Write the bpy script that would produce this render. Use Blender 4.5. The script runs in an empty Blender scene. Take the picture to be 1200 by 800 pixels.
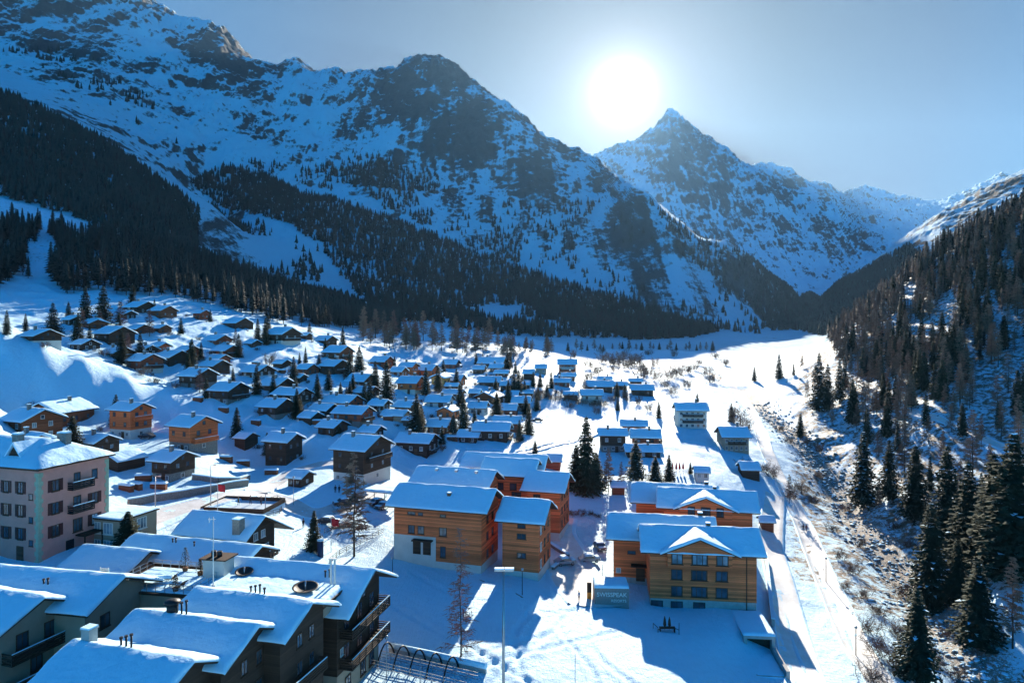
import bpy, math, random
import numpy as np
R = math.radians
rng = np.random.default_rng(7)
random.seed(7)
S = bpy.context.scene
COL = S.collection
# ------------------------------------------------------------------ camera
CAMZ, HOR, F = 40.0, 385.0, 800.0        # eye height, horizon row and focal length for a 1200x800 frame
cam = bpy.data.cameras.new('camera'); co = bpy.data.objects.new('camera', cam); COL.objects.link(co)
co.location = (0, 0, CAMZ); co.rotation_euler = (R(90), 0, 0)
cam.sensor_width = 36; cam.lens = 36 * F / 1200; cam.shift_y = -(400 - HOR) / 1200
cam.clip_start = 0.5; cam.clip_end = 40000
S.camera = co
# ------------------------------------------------------------------ light
SUN_AZ, SUN_EL = math.atan2(130, 800), math.atan2(277, math.hypot(800, 130))
SD = (math.sin(SUN_AZ) * math.cos(SUN_EL), math.cos(SUN_AZ) * math.cos(SUN_EL), math.sin(SUN_EL))
sl = bpy.data.lights.new('sun', 'SUN'); so = bpy.data.objects.new('sun', sl); COL.objects.link(so)
sl.energy = 5.0; sl.angle = R(0.5); sl.color = (1.0, 0.88, 0.73)
from mathutils import Vector
so.rotation_euler = Vector(SD).to_track_quat('Z', 'Y').to_euler()
so.location = (200, 300, 300)
W = bpy.data.worlds.new('World'); S.world = W; W.use_nodes = True
nt = W.node_tree; nt.nodes.clear()
def N(nt, t, **k):
    n = nt.nodes.new(t)
    for a, b in k.items(): setattr(n, a, b)
    return n
def ramp(nt, fac, stops, interp='LINEAR'):
    n = N(nt, 'ShaderNodeValToRGB'); n.color_ramp.interpolation = interp
    e = n.color_ramp.elements
    while len(e) > 1: e.remove(e[-1])
    e[0].position = stops[0][0]; e[0].color = (*stops[0][1], 1) if len(stops[0][1]) == 3 else stops[0][1]
    for p, c in stops[1:]:
        q = e.new(p); q.color = (*c, 1) if len(c) == 3 else c
    nt.links.new(fac, n.inputs[0]); return n.outputs[0]
def mth(nt, op, a, b=None, c=None, clamp=False):
    n = N(nt, 'ShaderNodeMath', operation=op); n.use_clamp = clamp
    for i, v in enumerate((a, b, c)):
        if v is None: continue
        if isinstance(v, (int, float)): n.inputs[i].default_value = v
        else: nt.links.new(v, n.inputs[i])
    return n.outputs[0]
def mixc(nt, fac, a, b, blend='MIX'):
    n = N(nt, 'ShaderNodeMix', data_type='RGBA', blend_type=blend)
    for i, v in ((0, fac), (6, a), (7, b)):
        if isinstance(v, (int, float)): n.inputs[i].default_value = v
        elif isinstance(v, tuple): n.inputs[i].default_value = (*v, 1)
        else: nt.links.new(v, n.inputs[i])
    return n.outputs[2]
sky = N(nt, 'ShaderNodeTexSky', sky_type='NISHITA'); sky.sun_disc = False
sky.sun_elevation = SUN_EL; sky.sun_rotation = SUN_AZ; sky.altitude = 1700; sky.dust_density = 0.0; sky.ozone_density = 2.0
tc = N(nt, 'ShaderNodeTexCoord')
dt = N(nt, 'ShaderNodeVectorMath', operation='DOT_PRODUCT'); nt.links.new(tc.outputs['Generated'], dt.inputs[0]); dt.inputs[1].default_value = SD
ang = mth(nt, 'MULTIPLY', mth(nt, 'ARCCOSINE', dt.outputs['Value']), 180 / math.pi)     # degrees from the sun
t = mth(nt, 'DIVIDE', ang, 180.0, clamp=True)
tint = ramp(nt, t, [(0.0, (.20, .12, .09)), (0.067, (.115, .072, .062)), (0.12, (.130, .112, .122)), (0.185, (.110, .22, .275)), (0.33, (.012, .52, .86)), (1.0, (.006, .49, .84))])  # deep blue added to the sky out of frame, to colour the shade
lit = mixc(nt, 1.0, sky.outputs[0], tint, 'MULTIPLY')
# aureole: the bright forward scatter round the sun
def gauss(w, a):
    q = mth(nt, 'DIVIDE', ang, w)
    return mth(nt, 'MULTIPLY', mth(nt, 'EXPONENT', mth(nt, 'MULTIPLY', mth(nt, 'MULTIPLY', q, q), -1.0)), a)
def expo(w, a):
    return mth(nt, 'MULTIPLY', mth(nt, 'EXPONENT', mth(nt, 'MULTIPLY', mth(nt, 'DIVIDE', ang, w), -1.0)), a)
glow = mth(nt, 'ADD', mth(nt, 'ADD', gauss(1.12, 55.0), gauss(3.0, 1.7)), expo(6.5, 2.3))
gc = N(nt, 'ShaderNodeCombineColor')
for i, m in enumerate((1.0, .97, .88)): nt.links.new(mth(nt, 'MULTIPLY', glow, m), gc.inputs[i])
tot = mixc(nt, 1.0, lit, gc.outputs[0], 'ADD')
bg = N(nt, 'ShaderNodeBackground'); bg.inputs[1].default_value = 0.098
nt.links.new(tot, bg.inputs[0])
wo = N(nt, 'ShaderNodeOutputWorld'); nt.links.new(bg.outputs[0], wo.inputs[0])
S.view_settings.view_transform = 'Standard'; S.view_settings.look = 'None'
S.view_settings.exposure = 1.55; S.view_settings.gamma = 1.0; S.view_settings.use_curve_mapping = False
S.render.film_transparent = False
cy = S.cycles
cy.max_bounces = 5; cy.diffuse_bounces = 3; cy.glossy_bounces = 2; cy.transmission_bounces = 2; cy.volume_bounces = 0; cy.transparent_max_bounces = 6
cy.use_adaptive_sampling = True; cy.adaptive_threshold = 0.02
cy.use_denoising = True; cy.caustics_reflective = False; cy.caustics_refractive = False
cy.sample_clamp_indirect = 6.0
# ------------------------------------------------------------------ helpers
def new_obj(name, me, mats, parent=None, loc=None, rotz=None):
    o = bpy.data.objects.new(name, me); COL.objects.link(o)
    if mats is not None:
        for m in (mats if isinstance(mats, (list, tuple)) else [mats]): me.materials.append(m)
    if parent is not None: o.parent = parent
    if loc is not None: o.location = loc
    if rotz is not None: o.rotation_euler = (0, 0, rotz)
    return o
def tag(o, label=None, cat=None, group=None, kind=None):
    if label: o['label'] = label
    if cat: o['category'] = cat
    if group: o['group'] = group
    if kind: o['kind'] = kind
    return o
def thing(name, label, cat, loc=(0, 0, 0), rotz=0.0, group=None):
    o = bpy.data.objects.new(name, None); COL.objects.link(o); o.empty_display_size = 0.5
    o.location = loc; o.rotation_euler = (0, 0, rotz)
    return tag(o, label, cat, group)
def np_mesh(name, V, Fq, smooth=False, mi=None):
    me = bpy.data.meshes.new(name)
    V = np.asarray(V, np.float32); Fq = np.asarray(Fq, np.int32); k = Fq.shape[1]
    me.vertices.add(len(V)); me.vertices.foreach_set('co', V.ravel())
    me.loops.add(Fq.size); me.loops.foreach_set('vertex_index', Fq.ravel())
    me.polygons.add(len(Fq)); me.polygons.foreach_set('loop_start', np.arange(0, Fq.size, k, dtype=np.int32))
    me.polygons.foreach_set('loop_total', np.full(len(Fq), k, np.int32))
    if smooth: me.polygons.foreach_set('use_smooth', np.ones(len(Fq), bool))
    if mi is not None: me.polygons.foreach_set('material_index', np.asarray(mi, np.int32))
    me.update(calc_edges=True); me.validate()
    return me
class MB:
    def __init__(s): s.v = []; s.f = []; s.m = []; s.s = []
    def add(s, vs, fs, mi=0, sm=False):
        b = len(s.v); s.v += [tuple(v) for v in vs]
        for f in fs: s.f.append(tuple(b + i for i in f)); s.m.append(mi); s.s.append(sm)
        return s
    def box(s, x0, y0, z0, x1, y1, z1, mi=0):
        return s.add([(x0, y0, z0), (x1, y0, z0), (x1, y1, z0), (x0, y1, z0), (x0, y0, z1), (x1, y0, z1), (x1, y1, z1), (x0, y1, z1)],
                     [(0, 3, 2, 1), (4, 5, 6, 7), (0, 1, 5, 4), (1, 2, 6, 5), (2, 3, 7, 6), (3, 0, 4, 7)], mi)
    def obox(s, p, q, w, h, mi=0):
        p = Vector(p); q = Vector(q); d = (q - p).normalized(); up = Vector((0, 0, 1))
        if abs(d.z) > .98: up = Vector((0, 1, 0))
        a = d.cross(up).normalized() * (w / 2); b = a.cross(d).normalized() * (h / 2)
        vs = [p - a - b, p + a - b, p + a + b, p - a + b, q - a - b, q + a - b, q + a + b, q - a + b]
        return s.add(vs, [(0, 1, 2, 3), (7, 6, 5, 4), (0, 4, 5, 1), (1, 5, 6, 2), (2, 6, 7, 3), (3, 7, 4, 0)], mi)
    def tube(s, pts, rad, n=6, mi=0, sm=True, cap=True):
        pts = [Vector(p) for p in pts]; rad = rad if isinstance(rad, (list, tuple)) else [rad] * len(pts)
        b = len(s.v); rings = []
        for i, p in enumerate(pts):
            d = (pts[min(i + 1, len(pts) - 1)] - pts[max(i - 1, 0)]).normalized()
            u = d.cross(Vector((0, 0, 1)) if abs(d.z) < .9 else Vector((1, 0, 0))).normalized(); w = u.cross(d).normalized()
            for k in range(n):
                a = 2 * math.pi * k / n; s.v.append(tuple(p + (u * math.cos(a) + w * math.sin(a)) * rad[i]))
        for i in range(len(pts) - 1):
            for k in range(n):
                s.f.append((b + i * n + k, b + (i + 1) * n + k, b + (i + 1) * n + (k + 1) % n, b + i * n + (k + 1) % n)); s.m.append(mi); s.s.append(sm)
        if cap:
            s.f.append(tuple(b + k for k in range(n))); s.m.append(mi); s.s.append(False)
            s.f.append(tuple(b + (len(pts) - 1) * n + k for k in reversed(range(n)))); s.m.append(mi); s.s.append(False)
        return s
    def prism(s, poly, axis, a, b, mi=0, sm=False):
        """poly: 2D outline in the plane across the axis; extruded from a to b"""
        n = len(poly)
        def P(u, v, w): return (w, u, v) if axis == 'x' else ((u, w, v) if axis == 'y' else (u, v, w))
        vs = [P(u, v, a) for u, v in poly] + [P(u, v, b) for u, v in poly]
        fs = [tuple(range(n - 1, -1, -1)), tuple(range(n, 2 * n))] + [(i, (i + 1) % n, n + (i + 1) % n, n + i) for i in range(n)]
        return s.add(vs, fs, mi, sm)
    def mesh(s, name):
        me = bpy.data.meshes.new(name); me.from_pydata(s.v, [], s.f)
        me.polygons.foreach_set('material_index', s.m); me.polygons.foreach_set('use_smooth', s.s)
        me.update(); return me
    def build(s, name, mats, parent=None, loc=None, rotz=None):
        return new_obj(name, s.mesh(name), mats, parent, loc, rotz)
def fix_normals(me):
    import bmesh
    bm = bmesh.new(); bm.from_mesh(me); bmesh.ops.recalc_face_normals(bm, faces=bm.faces); bm.to_mesh(me); bm.free()
# ------------------------------------------------------------------ noise on arrays
def _hash(ix, iy, seed):
    h = (ix.astype(np.int64) * 374761393 + iy.astype(np.int64) * 668265263 + seed * 1274126177) & 0xffffffff
    h = ((h ^ (h >> 13)) * 1274126177) & 0xffffffff
    return ((h ^ (h >> 16)) & 0xffff) / 65535.0
def vnoise(x, y, seed=0):
    ix = np.floor(x); iy = np.floor(y); fx = x - ix; fy = y - iy
    fx = fx * fx * fx * (fx * (fx * 6 - 15) + 10); fy = fy * fy * fy * (fy * (fy * 6 - 15) + 10)
    a = _hash(ix, iy, seed); b = _hash(ix + 1, iy, seed); c = _hash(ix, iy + 1, seed); d = _hash(ix + 1, iy + 1, seed)
    return ((a * (1 - fx) + b * fx) * (1 - fy) + (c * (1 - fx) + d * fx) * fy) * 2 - 1
def fbm(x, y, oct=4, seed=0, gain=.5, ridged=False):
    s = 0; a = 1; n = 0
    for i in range(oct):
        c, q = math.cos(.6 + 1.1 * i), math.sin(.6 + 1.1 * i)
        v = vnoise((x * c - y * q) * 2 ** i + 17.3 * i, (x * q + y * c) * 2 ** i - 9.1 * i, seed + i)
        if ridged: v = 1 - 2 * np.abs(v)
        s = s + a * v; n += a; a *= gain
    return s / n
# ------------------------------------------------------------------ materials
def material(name, rough=.8, spec=.3):
    m = bpy.data.materials.new(name); m.use_nodes = True; nt = m.node_tree
    b = nt.nodes['Principled BSDF']; b.inputs['Roughness'].default_value = rough; b.inputs['Specular IOR Level'].default_value = spec
    return m, nt, b
def noise(nt, scale, detail=4, rough=.55, vec=None, dim='3D', out=0):
    n = N(nt, 'ShaderNodeTexNoise', noise_dimensions=dim); n.inputs['Scale'].default_value = scale
    n.inputs['Detail'].default_value = detail; n.inputs['Roughness'].default_value = rough
    if vec is not None: nt.links.new(vec, n.inputs['Vector'])
    return n.outputs[out]
def bump(nt, b, h, strength=.3, dist=.1):
    n = N(nt, 'ShaderNodeBump'); n.inputs['Strength'].default_value = strength; n.inputs['Distance'].default_value = dist
    nt.links.new(h, n.inputs['Height']); nt.links.new(n.outputs[0], b.inputs['Normal'])
def scaled(nt, vec, s):
    n = N(nt, 'ShaderNodeMapping'); n.inputs['Scale'].default_value = s; nt.links.new(vec, n.inputs[0]); return n.outputs[0]
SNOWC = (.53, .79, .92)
def m_plain(name, col, rough=.8, var=.25, scale=3.0, spec=.3, metal=0.0):
    m, nt, b = material(name, rough, spec); b.inputs['Metallic'].default_value = metal
    p = N(nt, 'ShaderNodeTexCoord').outputs['Object']
    f = noise(nt, scale, 5, .6, p)
    nt.links.new(ramp(nt, f, [(.25, tuple(c * (1 - var) for c in col)), (.75, tuple(min(1, c * (1 + var)) for c in col))]), b.inputs['Base Color'])
    return m
def m_snow(name='snow', bumpy=.25, scale=1.3):
    m, nt, b = material(name, .7, .15)
    p = N(nt, 'ShaderNodeNewGeometry').outputs['Position']
    f = noise(nt, scale, 5, .6, p)
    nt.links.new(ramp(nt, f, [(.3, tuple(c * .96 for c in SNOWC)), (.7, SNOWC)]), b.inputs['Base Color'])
    bump(nt, b, mth(nt, 'ADD', f, mth(nt, 'MULTIPLY', noise(nt, scale * .28, 3, .5, p), 1.6)), bumpy, .35)
    return m
def m_wood(name, base, var=.45, plank=.22, vertical=False):
    m, nt, b = material(name, .75, .25)
    p = N(nt, 'ShaderNodeTexCoord').outputs['Object']
    sp = N(nt, 'ShaderNodeSeparateXYZ'); nt.links.new(p, sp.inputs[0])
    ax = mth(nt, 'ADD', sp.outputs[0], sp.outputs[1]) if vertical else sp.outputs[2]
    k = mth(nt, 'DIVIDE', ax, plank); fl = mth(nt, 'FLOOR', k); fr = mth(nt, 'FRACT', k)
    wn = N(nt, 'ShaderNodeTexWhiteNoise', noise_dimensions='1D'); nt.links.new(fl, wn.inputs['W'])
    st = noise(nt, 2.0, 5, .65, scaled(nt, p, (.35, .35, 7) if not vertical else (5, 5, .35)))
    big = noise(nt, .25, 3, .5, p)
    v = mth(nt, 'ADD', mth(nt, 'MULTIPLY', wn.outputs[0], .4), mth(nt, 'ADD', mth(nt, 'MULTIPLY', st, .45), mth(nt, 'MULTIPLY', big, .3)))
    lo = tuple(c * (1 - var) for c in base); hi = tuple(min(1, c * (1 + var)) for c in base)
    c = ramp(nt, v, [(.25, lo), (.85, hi)])
    gap = mth(nt, 'GREATER_THAN', fr, .07)
    c2 = mixc(nt, gap, tuple(x * .35 for x in base), c)
    nt.links.new(c2, b.inputs['Base Color']); bump(nt, b, gap, .3, .02)
    return m
def m_glass(name='window_glass', col=(.02, .03, .04)):
    m, nt, b = material(name, .06, .8)
    p = N(nt, 'ShaderNodeNewGeometry').outputs['Position']
    f = noise(nt, .5, 2, .5, p)
    nt.links.new(ramp(nt, f, [(.35, col), (.7, tuple(min(1, c * 3.5) for c in col))]), b.inputs['Base Color'])
    return m
M = {}
M['snow'] = m_snow('roof_snow', .45, .9)
M['dark'] = m_wood('dark_old_timber', (.055, .031, .020))
M['brown'] = m_wood('brown_timber', (.19, .062, .028))
M['red'] = m_wood('red_brown_timber', (.31, .075, .036))
M['orange'] = m_wood('honey_timber', (.58, .14, .045), .35)
M['hotel'] = m_wood('larch_cladding', (.64, .150, .050), .55, .32)
M['yellow'] = m_wood('pale_timber', (.62, .29, .09), .3)
M['white'] = m_plain('white_plaster', (.58, .54, .48), .85, .10, .7)
M['beige'] = m_plain('beige_plaster', (.33, .25, .18), .85, .12, .7)
M['pink'] = m_plain('pink_plaster', (.58, .25, .20), .85, .10, .8)
M['quoin'] = m_plain('green_grey_stone_quoins', (.30, .36, .26), .85, .15, 2)
M['concrete'] = m_plain('concrete', (.36, .35, .33), .85, .18, 1.5)
M['stone'] = m_plain('dry_stone', (.20, .18, .16), .9, .45, 4)
M['trim'] = m_wood('dark_fascia_boards', (.055, .030, .018))
M['glass'] = m_glass()
M['glassb'] = m_glass('bright_window_glass', (.10, .13, .15))
M['wframe'] = m_plain('white_window_frame', (.62, .60, .56), .5, .05)
M['dframe'] = m_wood('brown_window_frame', (.09, .045, .025))
M['shut'] = m_plain('dark_red_shutter', (.075, .022, .02), .6, .2)
M['metal'] = m_plain('galvanised_metal', (.35, .36, .38), .35, .1, 4, .5, .8)
M['black'] = m_plain('black_metal', (.015, .015, .017), .5, .2, 4)
M['rust'] = m_plain('rusty_steel_plate', (.20, .085, .035), .7, .35, 1.5)
M['redc'] = m_plain('red_cloth', (.40, .02, .03), .8, .2)
M['orangep'] = m_plain('orange_panel', (.75, .25, .03), .5, .1)
M['bark'] = m_plain('bark', (.055, .038, .028), .9, .35, 6)
# ================================================================== TERRAIN
# control points of the valley floor: (column in the 1200-wide survey view, depth along the view axis, height)
CP = {
 -300: [(50,6),(97,12),(180,34),(230,48),(330,75),(450,120),(650,220)],
 0: [(60,3),(97,6.5),(135,15.5),(165,19),(186,20.5),(192,27.5),(198,31),(205,39.4),(228,38.5),(300,52.7),(400,82),(650,165)],
 100: [(60,1),(97,6.5),(150,9.5),(175,12.5),(196,16.5),(201,22),(205,24.5),(211,30),(232,30),(250,35.3),(290,43.6),(390,73),(650,142)],
 200: [(60,-1),(85,1),(110,3),(135,5.4),(150,6.5),(165,9.5),(190,11),(205,12.6),(211,19.8),(230,20.6),(252,28.2),(318,44.8),(385,61.6),(650,112)],
 50: [(192,18.5),(198,26),(208,35),(230,34)],
 150: [(200,14.8),(205,19.5),(211,24.6),(230,25.5)],
 250: [(190,8.5),(206,11),(211,16.2),(232,19.5)],
 300: [(60,-3),(110,2),(140,4.1),(155,4),(185,4),(205,11.5),(230,18.4),(258,22.3),(285,29.7),(335,40),(385,47.2),(650,86)],
 400: [(75,-3.4),(100,-3),(130,-1),(142,1.8),(165,2.9),(185,5),(205,9),(265,22),(300,26.5),(360,32),(430,38),(650,55)],
 500: [(80,-3.2),(100,-3.2),(130,-2.5),(150,-1),(200,2.8),(232,10),(265,14.5),(325,17.3),(370,18.3),(404,20),(420,27),(520,33),(650,43)],
 600: [(80,-3.2),(93,-2.6),(108,-3.2),(122,-4.2),(145,-4),(185,1),(215,4.8),(235,5),(290,6.5),(315,12.5),(350,18),(404,19),(420,25),(520,28),(650,33)],
 700: [(80,-4.4),(102,-4.9),(115,-6),(140,-6),(165,-4.5),(190,-2),(225,.8),(285,2.6),(310,5.5),(370,12.5),(480,15.5),(600,20),(650,22)],
 800: [(80,-5),(100,-6.3),(115,-7.4),(140,-7.2),(165,-5),(190,-2),(215,0),(250,2.5),(340,7.5),(450,13.5),(600,18),(650,19.5)],
 870: [(86,-8.4),(103,-9),(109,-7.6),(115,-7.7),(140,-7.6)],
 900: [(88,-9.2),(105,-9.8),(120,-10),(150,-10.2),(185,-8),(220,-3.5),(260,0),(330,5),(450,12.5),(600,18),(650,20)],
 960: [(330,12),(400,26.5),(460,27),(650,25)],
 1000: [(90,-10),(120,-12),(160,-12),(190,-11),(215,-7.5),(240,-1),(275,7),(330,21),(400,40),(450,42),(520,38),(650,32)],
 1100: [(90,-13),(110,-12),(155,-11),(180,-4),(205,5),(225,13),(290,34.5),(370,65),(410,83),(450,86),(520,78),(650,66)],
 1200: [(100,-11),(115,-5),(150,0),(185,6.5),(210,15),(240,26),(330,75),(400,107),(460,112),(520,105),(650,95)],
 1500: [(110,5),(150,20),(200,50),(300,110),(400,165),(650,170)],
}
CPX = []
for px, l in CP.items():
    for D, z in l: CPX.append((px, D, z))
CPX = np.array(CPX, float)
def _uv(px, D): return np.stack([np.asarray(px, float) / 150.0, 2.5 * np.log(np.asarray(D, float))], -1)
_C = _uv(CPX[:, 0], CPX[:, 1])
def _K(A, B):
    r2 = ((A[:, None, :] - B[None, :, :]) ** 2).sum(-1)
    return .5 * r2 * np.log(r2 + 1e-9)
_n = len(_C)
_P = np.hstack([np.ones((_n, 1)), _C])
_A = np.zeros((_n + 3, _n + 3)); _A[:_n, :_n] = _K(_C, _C) + np.eye(_n) * .004; _A[:_n, _n:] = _P; _A[_n:, :_n] = _P.T
_w = np.linalg.solve(_A, np.concatenate([CPX[:, 2], np.zeros(3)]))
def tps(px, D):
    px = np.clip(np.asarray(px, float), -300, 1500); D = np.clip(np.asarray(D, float), 45, 650)
    q = _uv(px, D); sh = q.shape[:-1]; q = q.reshape(-1, 2); out = np.empty(len(q))
    for i in range(0, len(q), 20000):
        b = q[i:i + 20000]; out[i:i + 20000] = _K(b, _C) @ _w[:_n] + _w[_n] + b @ _w[_n + 1:]
    return out.reshape(sh)
def px2x(px, D): return (np.asarray(px, float) - 600) / F * D
def py2z(py, D): return CAMZ + (HOR - np.asarray(py, float)) / F * D
def z2py(z, D): return HOR - (np.asarray(z) - CAMZ) / np.asarray(D) * F
RIVER = np.array([(1230,900),(1150,775),(1085,700),(1035,640),(990,585),(958,540),(925,505),(897,480),(872,455)], float)
def hit0(px, py, fn):
    Ds = np.concatenate([np.arange(48, 150, .5), np.arange(150, 649, 1.0)])
    zz = fn(np.full(len(Ds), float(px)), Ds); q = z2py(zz, Ds)
    ok = np.nonzero(q <= py)[0]
    i = ok[0] if len(ok) else len(Ds) - 1
    if i > 0 and len(ok):
        f = (q[i - 1] - py) / max(1e-6, q[i - 1] - q[i]); D = Ds[i - 1] + f * (Ds[i] - Ds[i - 1])
    else: D = Ds[i]
    return float(D)
_RV = np.array([(px2x(a, D), D) for a, b in RIVER for D in [hit0(min(a, 1400), min(b, 840), tps)]])
_RV[0] = (px2x(1230, 88), 88)
def seg_dist(X, Y, P):
    d = np.full(np.shape(X), 1e9)
    for (ax, ay), (bx, by) in zip(P[:-1], P[1:]):
        vx, vy = bx - ax, by - ay; t = np.clip(((X - ax) * vx + (Y - ay) * vy) / (vx * vx + vy * vy), 0, 1)
        d = np.minimum(d, np.hypot(X - ax - t * vx, Y - ay - t * vy))
    return d
def ground(px, D):
    """valley ground height at survey column px and depth D (smooth part plus drifts and the river bed)"""
    px = np.asarray(px, float); D = np.asarray(D, float)
    X = px2x(px, D)
    z = tps(px, D)
    z = z + .30 * (1 - .7 * np.clip((310 - px) / 30, 0, 1)) * fbm(X / 16, D / 16, 3, 5) * np.clip((D - 60) / 60, .25, 1.6)
    vil = np.clip((D - 170) / 40, 0, 1) * np.clip((600 - D) / 160, 0, 1) * (.4 + .6 * np.clip((640 - px) / 80, 0, 1)) * np.clip((870 - px) / 40, 0, 1)
    bank = np.clip((310 - px) / 30, 0, 1) * np.clip((218 - D) / 6, 0, 1) * np.clip((D - 176) / 8, 0, 1)
    vil = vil * (1 - bank)
    z = z + vil * 1.15 * fbm(X / 11, D / 11, 3, 15, .5, True)
    near = np.clip((D - 150) / 100, 0, 1) * np.clip((px - 880) / 60, 0, 1)
    z = z + near * 1.6 * fbm(X / 14, D / 14, 3, 9, ridged=True)
    rd = seg_dist(X, D, _RV)
    z = z - 1.5 * np.clip(1.3 - rd / 8.0, 0, 1)
    return z
def hit(px, py): return hit0(px, py, ground)
def P(px, py, D=None):
    """ground point seen at a survey position -> world"""
    D = hit(px, py) if D is None else D
    return Vector((px2x(px, D), D, float(ground(np.array([px]), np.array([D]))[0])))
def gz(x, y):
    px = 600 + x / y * F
    return float(ground(np.array([px]), np.array([y]))[0])
# mountains: further profile lines (column, row, depth)
def line(pts, q):
    a = np.array(pts, float); return np.interp(q, a[:, 0], a[:, 1])
ML = [
 dict(py=[(-400,110),(0,160),(100,185),(200,240),(240,296),(300,328),(400,346),(500,358),(600,370),(700,382),(800,394),(900,398),(960,394),(1000,378),(1100,352),(1200,322),(1300,282),(1500,205),(1700,150)],
      D=[(-400,860),(0,880),(235,900),(600,900),(800,860),(900,880),(1000,900),(1700,850)]),
 dict(py=[(-400,30),(0,104),(60,128),(130,166),(200,216),(240,236),(270,262),(300,290),(400,320),(500,335),(600,352),(700,370),(800,388),(900,394),(960,380),(1000,360),(1100,312),(1200,262),(1300,205),(1500,110),(1700,50)],
      D=[(-400,1080),(0,1080),(235,1080),(600,1110),(700,1030),(800,960),(900,980),(1000,1150),(1700,1100)]),
 dict(py=[(-400,28),(0,100),(60,124),(130,160),(200,214),(240,258),(270,276),(300,262),(400,272),(500,292),(600,318),(700,345),(800,378),(900,390),(940,388),(1000,347),(1100,296),(1200,244),(1300,182),(1500,85),(1700,20)],
      D=[(-400,1250),(0,1250),(235,1200),(270,1250),(600,1340),(700,1180),(800,1060),(900,1080),(1000,1350),(1700,1300)]),
 dict(py=[(-400,-60),(0,40),(100,75),(200,128),(300,180),(400,208),(500,222),(600,244),(700,283),(800,335),(860,358),(900,376),(940,382),(965,349),(1000,325),(1040,300),(1100,262),(1150,236),(1200,208),(1300,140),(1500,10),(1700,-80)],
      D=[(-400,1900),(0,1850),(300,1800),(500,1680),(600,1560),(700,1420),(760,1250),(800,1180),(860,1180),(900,1220),(940,1400),(965,1800),(1100,1750),(1700,1600)]),
 dict(py=[(-400,-200),(0,-92),(100,-38),(150,-3),(185,24),(215,46),(245,42),(268,60),(290,80),(325,96),(345,85),(370,101),(405,103),(440,96),(462,93),(478,81),(492,77),(515,79),(535,93),(560,110),(600,140),(640,165),(680,185),(700,192),(760,235),(820,284),(850,288),(872,300),(900,330),(940,353),(980,362),(1100,340),(1200,300),(1700,200)],
      D=[(-400,2600),(0,2650),(200,2800),(400,2750),(500,2400),(560,2150),(600,2060),(640,2020),(680,2000),(700,1850),(720,1660),(740,1520),(780,1400),(820,1380),(860,1400),(900,1450),(940,1600),(1000,2600),(1700,2600)]),
 dict(py=[(-400,100),(0,100),(300,220),(600,250),(700,262),(800,300),(860,326),(900,338),(940,346),(1000,340),(1100,315),(1200,290),(1700,280)],
      D=[(-400,4300),(700,4300),(1000,4200),(1700,4300)]),
 dict(py=[(-400,200),(300,215),(600,220),(670,205),(690,194),(722,180),(745,172),(768,156),(778,143),(784,138),(791,142),(800,150),(815,160),(850,181),(862,190),(880,200),(890,197),(905,200),(920,208),(935,216),(950,221),(965,222),(985,234),(1000,231),(1012,228),(1050,240),(1080,246),(1100,248),(1125,240),(1150,229),(1165,221),(1175,216),(1190,226),(1230,232),(1700,230)],
      D=[(-400,6400),(600,6400),(785,6400),(985,6500),(1012,7600),(1700,7800)]),
 dict(py=[(-400,300),(1700,300)], D=[(-400,9000),(1700,9000)]),
]
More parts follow.
